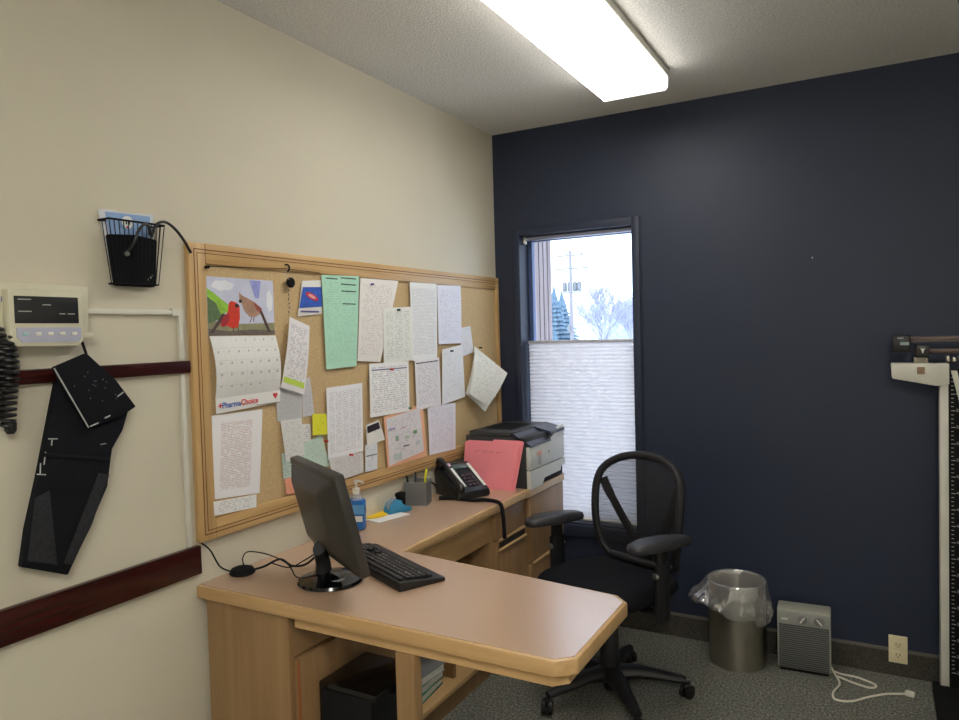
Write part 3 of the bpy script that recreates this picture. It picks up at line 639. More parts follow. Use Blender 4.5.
# binders on the shelf
def binder(z, c, ang, label, m1):
    t = thing('binder', label, 'binder', (.175, -1.22, z), ang, 'binders on the shelf under the desk')
    MB().bb((-.11, -.14, 0), (.11, .14, .003), .001).bb((-.11, -.14, .029), (.11, .14, .032), .001).bb((-.11, -.14, 0), (-.107, .14, .032), .001).build('cover', m1, t, local=True)
    MB().bb((-.105, -.135, .003), (.105, .135, .029)).build('pages', 'paperw', t, local=True)
binder(.0985, 0, .10, 'dark green binder lying at the bottom of the shelf under the desk', 'teal')
binder(.131, 0, .02, 'teal green binder in the middle of the stack under the desk', 'teal')
binder(.1635, 0, -.06, 'pale binder lying on top of the green ones under the desk', 'grey')

# monitor
mo = thing('computer_monitor', 'black flat computer monitor seen from behind, on a round base', 'monitor', (.31, -1.765, D))
ya = -.519; ax = Vector((math.cos(ya), math.sin(ya), 0)); n0 = Vector((-math.sin(ya), math.cos(ya), 0)); tl_ = .232
upv = Vector((0, 0, 1)) * math.cos(tl_) - n0 * math.sin(tl_); nv = ax.cross(upv); nv = nv if nv.dot(n0) > 0 else -nv
MC = Vector((.374, -1.83, .976)); RM = Matrix((ax, nv, upv)).transposed()   # local x = width, y = out of the screen, z = up
def ML(x, y, z): return MC + RM @ Vector((x, y, z))
m = MB(); m.box(ML(.003, -.006, 0), (.405, .030, .30), RM, .006); m.build('bezel', 'monb', mo)
MB().box(ML(0, .0112, .006), (.375, .002, .255), RM).build('screen_panel', 'screen', mo)
# tapering back shell
m = MB()
A = [ML(-.195, -.020, .143), ML(.200, -.020, .143), ML(.200, -.020, -.143), ML(-.195, -.020, -.143)]
B = [ML(-.14, -.050, .095), ML(.10, -.050, .095), ML(.09, -.050, -.085), ML(-.13, -.050, -.085)]
va = [m.bm.verts.new(q) for q in A]; vb = [m.bm.verts.new(q) for q in B]
m.bm.faces.new(va); m.bm.faces.new(vb[::-1])
for i in range(4): m.bm.faces.new((va[i], vb[i], vb[(i + 1) % 4], va[(i + 1) % 4]))
bmesh.ops.recalc_face_normals(m.bm, faces=m.bm.faces[:])
bmesh.ops.bevel(m.bm, geom=m.bm.edges[:], offset=.012, segments=3, affect='EDGES', profile=.5)
m.build('back_shell', 'monb', mo, ang=50)
bc = Vector((.355, -1.812, D))
MB().tube([(.330, -1.812, D + .015), (.330, -1.815, D + .06), (.338, -1.835, D + .095), ML(0, -.055, -.09)], [.030, .025, .023, .024], 16, flat=.75).build('stand_neck', 'black', mo)
MB().lathe([(.092, 0), (.098, .004), (.094, .012), (.064, .020), (.042, .026), (.001, .028)], bc, 40, cap=True).build('stand_base', 'glossb', mo)
MB().lathe([(.03, 0), (.028, .004), (.001, .005)], (.39, -1.83, D + .017), 20).build('base_badge', 'grey', mo)

# keyboard
kb = thing('keyboard', 'black computer keyboard lying in front of the monitor', 'keyboard', (.433, -1.636, D), math.radians(-26))
L, Wd = .450, .155
tlt = .10   # rear edge raised; rear faces the viewer (-y local)
def kz(y): return .012 + (.075 - y) * tlt
m = MB(); prof = [(-Wd / 2, .0), (-Wd / 2, kz(-Wd / 2)), (Wd / 2, kz(Wd / 2)), (Wd / 2, .0)]
m.prism([(-L / 2, y, z) for y, z in prof], (L, 0, 0), bev=.003); m.build('keyboard_body', 'black', kb, local=True)
rotk = Euler((-math.atan(tlt), 0, 0))
def key(x, y, w_, d_):
    MB_.box((x, y, kz(y) + .004), (w_, d_, .008), rotk, .0015, seg=1)
rows = [-.060, -.036, -.018, 0, .018, .036]
MA, MN, MP = MB(), MB(), MB()
for ri, y in enumerate(rows):
    MB_ = MA
    # local +x is the user's left (the user sits on +y side)
    xs = L / 2 - .018
    if ri == 0: ws = [.016] * 13
    elif ri == 5: ws = [.024, .018, .022, .110, .022, .018, .018, .024]
    else: ws = [[.016] * 13 + [.034], [.026] + [.016] * 12 + [.024], [.030] + [.016] * 11 + [.040], [.040] + [.016] * 10 + [.048]][ri - 1]
    for w_ in ws:
        key(xs - w_ / 2, y, w_, .015); xs -= w_ + .0027
    MB_ = MN
    for k in range(3):
        if ri in (0, 1, 2, 5): key(-.080 - k * .0187, y, .016, .015)
    if ri == 4: key(-.080 - .0187, y, .016, .015)
    MB_ = MP
    if ri >= 1:
        for k in range(4): key(-.146 - k * .0187, y, .016, .015)
for mm_, nn_ in ((MA, 'letter_keys'), (MN, 'navigation_keys'), (MP, 'number_pad')): mm_.build(nn_, 'key', kb, local=True)
m = MB()
for i in range(30):
    ri = random.choice((1, 2, 3, 4)); x = L / 2 - .03 - random.random() * .39; y = rows[ri]
    m.box((x, y, kz(y) + .0083), (.004, .0035, .0004), rotk)
m.build('key_legends', 'gleg', kb, local=True)

# cable hub and cables
hb = thing('cable_hub', 'small round black cable hub on the desk near the board corner', 'hub', (.050, -1.872, D))
MB().lathe([(.036, 0), (.040, .004), (.034, .016), (.022, .021), (.001, .022)], n=28).build('hub_body', 'blackm', hb, local=True)
def cable(name, label, P, r=.0025, m_='blackm', n_=10):
    return tag(MB().tube(catmull(P, n_), r, 7).build(name, m_), label, 'cable', 'cables on the desk')
cable('power_cable', 'black cable running from the wall rail down to the round hub', [(.010, -1.99, .884), (.030, -1.975, .86), (.03, -1.94, .80), (.04, -1.90, .772), (.048, -1.885, .772)])
cable('monitor_cable', 'thick black cable from the round hub to the monitor neck', [(.07, -1.86, .768), (.10, -1.83, .776), (.15, -1.81, .80), (.21, -1.82, .79), (.26, -1.81, .80), (.31, -1.80, .845), (.335, -1.80, .88)], .0035)
cable('looped_cable', 'thin black cable looping up from the hub towards the wall', [(.045, -1.86, .778), (.03, -1.85, .80), (.035, -1.83, .815), (.10, -1.81, .808), (.17, -1.80, .785), (.23, -1.83, .765), (.275, -1.86, .775)], .002)
cable('thin_cable', 'thin black cable rising to the middle of the monitor neck', [(.12, -1.815, .785), (.18, -1.80, .775), (.25, -1.80, .81), (.29, -1.79, .835), (.325, -1.79, .845)], .002)
# hand sanitizer
hs = thing('hand_sanitizer', 'pump bottle of blue hand sanitizer with a white pump', 'bottle', (.064, -1.318, D), .45)
MB().prism([(-.033, -.02, 0), (.033, -.02, 0), (.033, .02, 0), (-.033, .02, 0)], (0, 0, .118), bev=.010).build('bottle', 'bluegel', hs, local=True)
MB().lathe([(.024, .116), (.020, .128), (.013, .134), (.012, .142)], n=20).build('shoulder', 'clear', hs, local=True)
MB().lathe([(.014, .136), (.014, .158), (.006, .160), (.005, .178), (.009, .180), (.009, .188), (.004, .190)], n=18).tube([(0, 0, .184), (.012, -.004, .186), (.030, -.010, .180)], .0045, 8).build('pump', 'white', hs, local=True)
MB().box((.008, -.0206, .045), (.034, .001, .022), None).build('label', 'paperw', hs, local=True)
MB().box((.008, -.0208, .080), (.050, .0006, .035), None).build('front_label', mat('label_blue', (96, 160, 214), .4), hs, local=True)
# notes
np_ = MB().prism([(-.045, -1.19, D), (.085, -1.215, D), (.125, -1.055, D), (.0, -1.035, D)], (0, 0, .004), bev=.001).build('note_pad', 'paperw'); tag(np_, 'white note pad lying under the yellow paper by the sanitizer', 'note pad')
yp = MB().prism([(.000 + .052 * math.cos(a), -1.13 + .062 * math.sin(a), D + .0045) for a in [2 * PI * i / 24 for i in range(24)]], (0, 0, .0035)).build('yellow_paper', 'yellow'); tag(yp, 'yellow round paper on the white note pad', 'note')
# tape dispenser
td = thing('tape_dispenser', 'small translucent blue tape dispenser behind the note pad', 'tape dispenser', (.055, -1.045, D), 1.25)
pf = [(-.055, 0), (.055, 0), (.062, .012), (.052, .022), (.020, .026), (.010, .052), (-.018, .060), (-.044, .046), (-.055, .020)]
MB().prism([(x, -.019, z) for x, z in pf], (0, .004, 0), bev=.001).prism([(x, .015, z) for x, z in pf], (0, .004, 0), bev=.001).prism([(x, -.019, z) for x, z in [(-.055, 0), (.055, 0), (.062, .012), (-.055, .012)]], (0, .036, 0)).build('dispenser_body', 'aquat', td, local=True)
MB().lathe([(.012, -.012), (.028, -.012), (.028, .012), (.012, .012)], (-.018, 0, .032), 28, mtx=Matrix.Rotation(PI / 2, 4, 'X')).build('tape_roll', 'clear', td, local=True)
ik = thing('black_stamp', 'small black self-inking stamp standing behind the blue tape dispenser', 'stamp', (.030, -.985, D))
MB().box((0, 0, .025), (.030, .036, .050), None, .004).build('stamp_body', 'blackm', ik, local=True)
MB().box((0, 0, .060), (.034, .042, .022), None, .008).build('stamp_handle', 'blackm', ik, local=True)
# pencil cup
pcup = thing('pencil_cup', 'square grey wire mesh pencil cup beside the desk phone', 'pencil cup', (.050, -.880, D), .35)
s_ = .048
for (dx, dy, wx, wy) in ((0, -s_, 2 * s_, .0012), (0, s_, 2 * s_, .0012), (-s_, 0, .0012, 2 * s_), (s_, 0, .0012, 2 * s_), (0, 0, .0012, 2 * s_)):
    MB().box((dx, dy, .052), (wx, wy, .096), None).build('mesh_wall', 'meshcup', pcup, local=True)
m = MB(); m.tube([(s_, s_, .101), (-s_, s_, .101), (-s_, -s_, .101), (s_, -s_, .101)], .002, 6, closed=True).box((0, 0, .002), (2 * s_, 2 * s_, .004)); m.build('cup_rim', 'grey', pcup, local=True)
def pen(x, y, z0, tip, r, m_, label, cap=None):
    a = Vector((x, y, z0)); b = Vector(tip); d = b - a
    t = thing('pen', label, 'pen', a, 0, 'pens in the pencil cup')
    MB().tube([Vector((0, 0, 0)), d * .72], r, 10).build('barrel', m_, t, local=True)
    MB().tube([d * .72, d], [r * 1.15, r * .9], 10).build('cap', cap or m_, t, local=True)
pen(0.062, -0.862, D + .006, (0.076, -0.850, D + .148), .0055, 'lime', 'yellow highlighter standing in the pencil cup', 'lime')
pen(0.030, -0.897, D + .006, (0.012, -0.912, D + .130), .004, mat('pen_blue', (50, 66, 130), .4), 'blue pen leaning left in the pencil cup', 'black')
pen(0.035, -0.882, D + .006, (0.030, -0.867, D + .134), .004, 'black', 'black pen in the middle of the pencil cup')
pen(0.028, -0.867, D + .006, (0.015, -0.877, D + .120), .004, 'silver', 'silver pen at the back of the pencil cup')
pen(0.042, -0.912, D + .006, (0.046, -0.904, D + .125), .004, 'grey', 'grey pen at the front of the pencil cup')

# desk phone
ph = thing('desk_phone', 'black office desk phone with two white label strips', 'telephone', (.135, -.655, D), math.radians(62))
# local: +x along phone width, +y is away from the user (raised end)
pf = [(-.10, 0), (.085, 0), (.10, .10), (.078, .135), (-.105, .034), (-.112, .012)]
m = MB(); m.prism([(-.085, y, z) for y, z in pf], (.17, 0, 0), bev=.005); m.build('phone_body', 'black', ph, local=True)
sl = math.atan2(.135 - .034, .078 + .105); rp = Euler((sl, 0, 0))
def PF(x, t, h=.0): # t along the slope from low front (0) to high rear (1)
    y = -.105 + .183 * t; z = .034 + .101 * t
    return (x, y - math.sin(sl) * h, z + math.cos(sl) * h)
MB().box(PF(.022, .84, .002), (.075, .030, .002), rp, .0005).build('display', mat('lcd', (96, 110, 108), .2), ph, local=True)
m = MB()
for r in range(4):
    for c in range(3): m.box(PF(.002 + c * .020, .18 + r * .11, .003), (.014, .013, .005), rp, .001)
m.build('keypad', mat('phone_keys', (74, 56, 62), .5), ph, local=True)
MB().box(PF(-.030, .48, .003), (.018, .135, .003), rp).build('label_strip', 'paperw', ph, local=True)
MB().box(PF(.072, .5, .003), (.014, .165, .003), rp).build('label_strip', 'paperw', ph, local=True)
MB().box(PF(-.030, .93, .002), (.026, .022, .002), rp).build('name_sticker', mat('pink_sticker', (224, 190, 204), .6), ph, local=True)
m = MB()
pts = [PF(-.068, t, h) for t, h in ((-.02, .018), (.10, .028), (.5, .026), (.9, .028), (1.04, .020))]
m.tube(catmull(pts, 5), [.016] * 6 + [.012] * 10 + [.016] * 5, 12, flat=.8); m.box(PF(-.068, .06, .010), (.034, .045, .024), rp, .008).box(PF(-.068, .95, .010), (.034, .045, .024), rp, .008)
m.build('handset', 'black', ph, local=True)
# curly handset cord draped over the counter
P = catmull([(.10, -.79, D + .0095), (.16, -.765, D + .0095), (.25, -.765, D + .0095), (.33, -.76, D + .014), (.388, -.765, D + .006), (.402, -.765, .72), (.404, -.762, .66), (.402, -.755, .615)], 10)
tag(MB().tube(P, .0085, 9).build('phone_cord', 'blackm'), 'bundled black phone cord hanging over the counter edge', 'cord')
cable('coiled_handset_cord', 'black handset cord looping beside the pencil cup', [(.06, -.79, D + .03), (.02, -.80, D + .05), (.0 + .012, -.79, D + .07), (.03, -.765, D + .075), (.055, -.74, D + .05)], .004)

# pink folders leaning on the printer
def folder(x0, x1, y, lean, zt, notch, label, k):
    t = thing('pink_folder', label, 'folder', (x0, y, D), 0, 'pink folders leaning on the printer')
    hgt = zt - D
    pts = [(0, 0), (x1 - x0, 0), (x1 - x0 + .035, hgt), (x1 - x0 + .02, hgt + .006), (notch + .006, hgt + .006), (notch, hgt - .002), (.02, hgt - .002), (.0, hgt - .012)]
    th = lean
    def w3(q, e=0): return Vector((q[0], q[1] * math.sin(th) + e, q[1] * math.cos(th)))
    MB().prism([w3(q) for q in pts], (0, .0035, 0)).build('cover', 'pink', t, local=True)
    return t, w3
f1, w3 = folder(.056, .315, -.508, .16, .976, .13, 'front pink file folder leaning against the printer, pencil note on it', 0)
m = MB()
pp = [w3((.055 + i * .0065, .172 + .004 * math.sin(i * 2.3) + (.002 if i % 5 else -.003)), -.0012) for i in range(24)]
for a in range(0, 24, 6): m.tube(pp[a:a + 5], .0009, 4)
m.build('pencil_note', 'pinkd', f1, local=True)
folder(.052, .330, -.500, .16, .984, .15, 'rear pink file folder, its edge showing behind the front one', 1)

# laser printer
pt_ = thing('laser_printer', 'grey and white laser printer with a dark top, on the counter by the window', 'printer', (.22, -.24, D))
PY0, PY1, PX0, PX1 = -.448, -.032, .045, .388
MB().bb((PX0, PY0, D), (PX1 - .020, PY1, 1.000), .005).build('body', 'prdark', pt_)
# front shell with sloping corner
fp = [(PX1 - .022, D), (PX1, D), (PX1, .955), (PX1 - .022, .985)]
m = MB()
m.bb((PX1 - .021, PY0, D + .088), (PX1, PY1, .955), .003)
m.prism([(PX1 - .0195, PY0 + .10, .954), (PX1 - .0195, PY1, .954), (PX1 - .0195, PY1, 1.012), (PX1 - .0195, PY1 - .06, 1.006), (PX1 - .0195, PY0 + .24, .966)], (.0190, 0, 0))
m.build('front_shell', 'prwhite', pt_)
MB().prism([(PX1 - .019, y, z) for y, z in ((PY0, D), (PY0 + .13, D), (PY0 + .155, D + .028), (PY1 - .06, D + .028), (PY1 - .05, D + .05), (PY1, D + .05), (PY1, D + .084), (PY0, D + .084))], (.021, 0, 0)).build('paper_tray', 'prwhite', pt_)
MB().bb((PX1 - .018, PY0 + .14, D + .002), (PX1 - .010, PY1 - .01, D + .045)).build('tray_recess', 'blackm', pt_)
m = MB()
m.prism([(PX0 + .02, PY0, 1.000), (PX1 - .085, PY0, 1.000), (PX1 - .085, PY1, 1.000), (PX0 + .02, PY1, 1.000)], (0, 0, .022), bev=.004)
m.build('lid', 'prdark', pt_)
MB().bb((PX0 + .05, PY0 + .09, 1.0205), (PX1 - .14, PY1 - .09, 1.0228)).build('output_tray', 'blackm', pt_)
m = MB()
m.prism([(PX1 - .09, PY0 - .001, z) for z in ()] or [(PX1 - .10, PY0, 1.024), (PX1 - .10, PY0, 1.000), (PX1 + .003, PY0, .955), (PX1 + .003, PY0, .966)], (0, .24, 0))
m.prism([(PX1 - .10, PY0 + .24, 1.024), (PX1 - .10, PY0 + .24, 1.000), (PX1 + .003, PY0 + .24, .985), (PX1 + .003, PY0 + .24, .999)], (0, PY1 - PY0 - .24, 0))
m.build('control_panel', 'prnavy', pt_)
m = MB()
for i in range(5): m.box((PX1 - .045, PY0 + .03 + i * .02, .9925 + .0), (.010, .012, .004), Euler((0, .51, 0)), .001)
m.build('buttons', 'grey', pt_)
MB().bb((PX1 - .001, PY0 + .075, .905), (PX1 + .001, PY0 + .135, .925), .0005).build('paper_guide', mat('peach_sticker', (226, 170, 150), .6), pt_)
MB().bb((PX1 - .001, PY0 + .085, .86), (PX1 + .0006, PY0 + .125, .905)).build('guide_recess', mat('shell_grey', (170, 172, 170), .5), pt_)
MB().lathe([(.001, 0), (.007, 0), (.007, .001), (.001, .001)], (PX1, PY0 + .215, .905), 16, mtx=Matrix.Rotation(PI / 2, 4, 'Y')).build('maker_badge', 'grey', pt_)

# ------------------------------------------------------------------ wall instruments at the left
wd = thing('wall_scale_display', 'cream wall-mounted scale readout with a dark display and grey keypad', 'display', (0, -2.42, 1.50))
MB().prism([(.0, -2.62, 1.515), (.0, -2.345, 1.512), (.0, -2.322, 1.525), (0, -2.318, 1.638), (0, -2.62, 1.640)], (.028, 0, 0), bev=.004).build('back_plate', 'cream', wd)
m = MB(); hp = [(-2.528, 1.500), (-2.511, 1.488), (-2.366, 1.486), (-2.352, 1.498), (-2.350, 1.622), (-2.528, 1.624)]
m.prism([(.024, y, z) for y, z in hp], (.030, 0, 0), bev=.006); m.build('housing', 'cream', wd)
sc_ = MB().bb((.0535, -2.516, 1.543), (.0555, -2.364, 1.607), .001).build('display_window', mat('smoked_window', (46, 46, 48), .25), wd)
m = MB()
for (y, z, w_) in ((-2.508, 1.598, .030), (-2.508, 1.570, .030), (-2.452, 1.586, .020), (-2.412, 1.565, .014), (-2.392, 1.565, .018)): m.bb((.0556, y, z), (.0560, y + w_, z + .0022))
m.build('display_marks', 'gleg', sc_)
kp = MB().prism([(.0535, -2.513, 1.510), (.0535, -2.501, 1.498), (.0535, -2.370, 1.497), (.0535, -2.360, 1.506), (.0535, -2.359, 1.533), (.0535, -2.513, 1.533)], (.002, 0, 0)).build('keypad_strip', 'keypad', wd)
for i in range(5):
    MB().box((.056, -2.494 + i * .029, 1.518), (.002, .014, .008), None, .0008).build('button', 'white' if i else mat('green_button', (160, 200, 196), .5), kp)
MB().bb((.020, -2.352, 1.506), (.050, -2.322, 1.520), .002).build('side_hook', 'cream', wd)
MB().bb((.028, -2.530, 1.594), (.0285, -2.519, 1.606)).build('purple_mark', 'plum', wd)
# blood pressure cuff
bc_ = thing('blood_pressure_cuff', 'black blood pressure cuff hanging folded from the wall display', 'blood pressure cuff', (.03, -2.36, 1.47))
def slab(pts, x0, th, name, m_, par=bc_):
    return MB().prism([(x0, y, z) for y, z in pts], (th, 0, 0), bev=.003).build(name, m_, par)
slab([(-2.418, 1.40), (-2.355, 1.43), (-2.225, 1.325), (-2.250, 1.26), (-2.282, 1.215), (-2.300, 1.12), (-2.355, 1.02), (-2.414, .922), (-2.521, .974), (-2.505, 1.06), (-2.472, 1.18)], .022, .020, 'cuff_body', 'fabric')
slab([(-2.433, 1.437), (-2.348, 1.468), (-2.272, 1.395), (-2.218, 1.320), (-2.260, 1.300), (-2.352, 1.279), (-2.395, 1.35)], .043, .014, 'folded_flap', 'fabric')
slab([(-2.465, 1.235), (-2.295, 1.195), (-2.292, 1.185), (-2.468, 1.225)], .0425, .004, 'seam_fold', 'blackm')
slab([(-2.485, 1.13), (-2.450, 1.14), (-2.440, .955), (-2.510, .985)], .0425, .0025, 'hook_patch', mat('grey_velcro', (34, 35, 39), .95, var=.4, scale=120))
slab([(-2.325, 1.16), (-2.295, 1.15), (-2.350, 1.03), (-2.405, .945), (-2.425, .955)], .0425, .0025, 'hook_patch', bpy.data.materials['grey_velcro'])
m = MB()
for a, b in (((-2.433, 1.435), (-2.354, 1.281)), ((-2.350, 1.283), (-2.328, 1.290)), ((-2.310, 1.300), (-2.295, 1.305)), ((-2.272, 1.352), (-2.255, 1.362))):
    m.tube([(.058, a[0], a[1]), (.058, b[0], b[1])], .0018, 5)
m.build('edge_stitching', mat('stitch', (190, 190, 190), .8), bc_); m = MB()
for a, b in (((-2.447, 1.265), (-2.425, 1.262)), ((-2.438, 1.262), (-2.440, 1.248)), ((-2.455, 1.235), (-2.460, 1.205)), ((-2.478, 1.185), (-2.457, 1.180)), ((-2.468, 1.21), (-2.470, 1.185)), ((-2.315, 1.232), (-2.300, 1.232))):
    m.tube([(.0435, a[0], a[1]), (.0435, b[0], b[1])], .0015, 5)
m.build('size_marks', bpy.data.materials['stitch'], bc_)
m = MB()
for i in range(16):
    u, v = random.random(), random.random(); q = Vector((-2.395, 1.39)) * (1 - u) * (1 - v) + Vector((-2.340, 1.44)) * (1 - u) * v + Vector((-2.325, 1.30)) * u * (1 - v) + Vector((-2.240, 1.33)) * u * v
    m.box((.0574, q.x, q.y), (.0006, .002, .002))
m.build('lint_flecks', 'grey', bc_)
MB().tube(catmull([(.030, -2.344, 1.50), (.034, -2.342, 1.485), (.040, -2.340, 1.465), (.045, -2.345, 1.455)], 6), .0035, 8).build('air_hose', 'blackm', bc_)
# coiled cord
P = []
for i in range(420):
    t = i / 419; a = t * 2 * PI * 15; r = .017 if t < .93 else .017 * (1 - (t - .93) * 6)
    P.append((.034 + r * math.cos(a), -2.528 + r * math.sin(a) + .006 * math.sin(t * 5), 1.512 - t * .206))
cc = thing('coiled_hose', 'black coiled hose hanging at the left edge below the display', 'coiled hose', (.03, -2.53, 1.31))
MB().tube(P, .0042, 7).build('coil', 'black', cc)
P2 = [(x - .004, y - .022 + .01 * math.sin(i * .01), z + .02) for i, (x, y, z) in enumerate(P[:330])]
MB().tube(P2, .0042, 7).build('coil', 'black', cc)
MB().tube([(.034, -2.525, 1.315), (.034, -2.527, 1.296), (.034, -2.527, 1.288)], [.012, .013, .008], 12).build('end_connector', 'black', cc)

# wire basket with its contents
wb = thing('wire_basket', 'black wire basket mounted on the wall above the raceway', 'basket', (0, -2.19, 1.645))
by0, by1, ty0, ty1, zb, zt = -2.246, -2.122, -2.268, -2.102, 1.650, 1.816
dt, db = .050, .042
m = MB()
def bpnt(u, s, top_):   # s around: front edge
    pass
def rim(y0, y1, d, z, r): m.tube([(.004, y0, z), (d, y0, z), (d, y1, z), (.004, y1, z)], r, 6, closed=True)
rim(ty0, ty1, dt, zt, .0028); rim(by0, by1, db, zb, .002)
m.build('rim_wires', 'blackm', wb)
m = MB()
for i in range(13):
    u = i / 12; m.tube([(dt, ty0 + (ty1 - ty0) * u, zt), (db, by0 + (by1 - by0) * u, zb), (.004, by0 + (by1 - by0) * u, zb)], .0013, 5)
for i in range(1, 3):
    u = i / 3
    for (a, b) in ((ty0, by0), (ty1, by1)): m.tube([(.004 + (dt - .004) * u, a, zt), (.004 + (db - .004) * u, b, zb)], .0013, 5)
m.build('upright_wires', 'blackm', wb)
bp = thing('black_pouch', 'black fabric pouch filling the front of the wire basket', 'pouch', (.07, -2.18, 1.656))
m = MB(); m.prism([(.014, -2.242, 1.644), (.014, -2.126, 1.644), (.014, -2.114, 1.776), (.014, -2.181, 1.784), (.014, -2.258, 1.778)], (.022, 0, 0), bev=.005); m.build('pouch_body', 'fabric', bp)
m = MB()
for (y, z) in ((-2.149, 1.664), (-2.142, 1.670), (-2.136, 1.676)): m.box((.0365, y, z), (.0006, .004, .005))
m.build('pouch_lettering', 'gleg', bp)
pk = thing('wipes_packet', 'clear packet with a blue and white label standing in the wire basket', 'packet', (.03, -2.19, 1.66))
def fn(u, v): return (.004 + .010 * math.sin(PI * u) * (1 - .5 * v), (-2.230 + .108 * u) * (1 - v) + (-2.268 + .168 * u) * v, 1.654 + .190 * v + .006 * u * v + (.002 * math.sin(9 * u) if v == 1 else 0))
MB().grid(fn, 14, 10).build('front_film', mat('packet_film', (222, 226, 232), .25), pk, ang=180, solid=.0006)
def fn(u, v): return (.006 + .010 * math.sin(PI * (.1 + .8 * u)) * (.95 - .45 * v), (-2.224 + .090 * u) * (1 - v) + (-2.250 + .136 * u) * v, 1.668 + .172 * v + .004 * u * v)
MB().grid(fn, 14, 10).build('blue_label', mat('packet_blue', (140, 170, 214), .3), pk, ang=180)
m = MB(); m.prism([(.0155, -2.191 + .017 * math.cos(a), 1.818 + .017 * math.sin(a)) for a in [2 * PI * i / 20 for i in range(20)]], (.001, 0, 0)); m.build('white_circle', 'paperw', pk)
m = MB(); m.bb((.0166, -2.197, 1.812), (.0170, -2.193, 1.822)).bb((.0166, -2.189, 1.812), (.0170, -2.184, 1.822)); m.build('dark_print', 'dark', pk)
MB().bb((.0166, -2.195, 1.802), (.0170, -2.190, 1.808)).build('red_print', 'red', pk)
tb = thing('stethoscope_tube', 'black rubber tube looping out of the wire basket to the board', 'hose', (.09, -2.15, 1.72))
MB().tube(catmull([(.060, -2.226, 1.732), (.063, -2.208, 1.757), (.066, -2.196, 1.788), (.064, -2.178, 1.808), (.058, -2.160, 1.810), (.050, -2.150, 1.800), (.045, -2.146, 1.785)], 8), .004, 9).build('inner_loop', 'black', tb)
MB().tube(catmull([(.045, -2.140, 1.78), (.050, -2.134, 1.806), (.052, -2.118, 1.823), (.048, -2.092, 1.826), (.042, -2.060, 1.812), (.034, -2.028, 1.787), (.028, -2.005, 1.762), (.026, -1.996, 1.752)], 8), .0042, 9).build('outer_loop', 'black', tb)
MB().lathe([(.001, -.003), (.006, -.003), (.007, 0), (.006, .004), (.001, .004)], (.063, -2.230, 1.726), 14, mtx=Matrix.Rotation(PI / 2, 4, 'Y')).build('metal_tip', 'silver', tb)

# ------------------------------------------------------------------ office chair (local: x right when sitting, -y front)
ch = thing('office_chair', 'black mesh-backed office chair with armrests, rolled up to the desk', 'office chair', (.832, -.682, 0), math.radians(-21))
def part(mb, name, m_, par=ch, **k): return mb.build(name, m_, par, local=True, **k)
LR = .30
rotz = math.radians(20 + 21)
for i in range(5):
    a = rotz + i * 2 * PI / 5; d = Vector((math.cos(a), math.sin(a), 0))
    lg = part(MB().tube([d * .035 + Vector((0, 0, .095)), d * .12 + Vector((0, 0, .100)), d * LR + Vector((0, 0, .072))], [.042, .033, .018], 12, flat=.8), 'base_leg', 'chairp')
    c = d * (LR + .005); s_ = Vector((-d.y, d.x, 0))
    m = MB(); rr = Matrix.Rotation(a + .9, 4, 'Z') @ Matrix.Rotation(PI / 2, 4, 'X')
    for off in (-.013, .013):
        sd = (rr @ Vector((0, 0, 1))) * off
        m.lathe([(.004, -.008), (.026, -.008), (.028, 0), (.026, .008), (.004, .008)], c + Vector((0, 0, .028)) + sd, 18, mtx=rr)
    m.box(c + Vector((0, 0, .048)), (.03, .034, .028), Euler((0, 0, a)), .008)
    part(m, 'caster', 'black', lg)
part(MB().lathe([(.045, .075), (.048, .085), (.046, .115), (.032, .125)], n=24), 'hub', 'chairp')
part(MB().lathe([(.040, .12), (.037, .30), (.030, .305), (.028, .40)], n=20).lathe([(.020, .022), (.026, .03), (.026, .08)], n=20), 'gas_column', 'chairp')
part(MB().box((0, .02, .405), (.20, .26, .04), None, .012), 'seat_mechanism', 'blackm')
# seat cushion
m = MB(); n_ = 40
def sup(a, rx, ry, e=.55): return (rx * math.copysign(abs(math.cos(a)) ** e, math.cos(a)), ry * math.copysign(abs(math.sin(a)) ** e, math.sin(a)))
rings = []
for (k, z) in ((.80, .425), (.95, .430), (1.0, .450), (.99, .470), (.93, .484), (.70, .490), (.35, .486), (.02, .484)):
    ring = []
    for j in range(n_):
        x, y = sup(2 * PI * j / n_, .250 * k, .235 * k)
        zz = z - (.022 * max(0, (-y - .13) / .1) ** 2 if y < -.13 else 0) + .012 * (x / .25) ** 2
        ring.append(m.bm.verts.new((x, y - .01, zz)))
    rings.append(ring)
fs = [m.bm.faces.new(rings[0][::-1]), m.bm.faces.new(rings[-1])]
for A, B in zip(rings, rings[1:]):
    for j in range(n_): fs.append(m.bm.faces.new((A[j], A[(j + 1) % n_], B[(j + 1) % n_], B[j])))
bmesh.ops.recalc_face_normals(m.bm, faces=fs)
part(m, 'seat', 'fabric', ang=70)
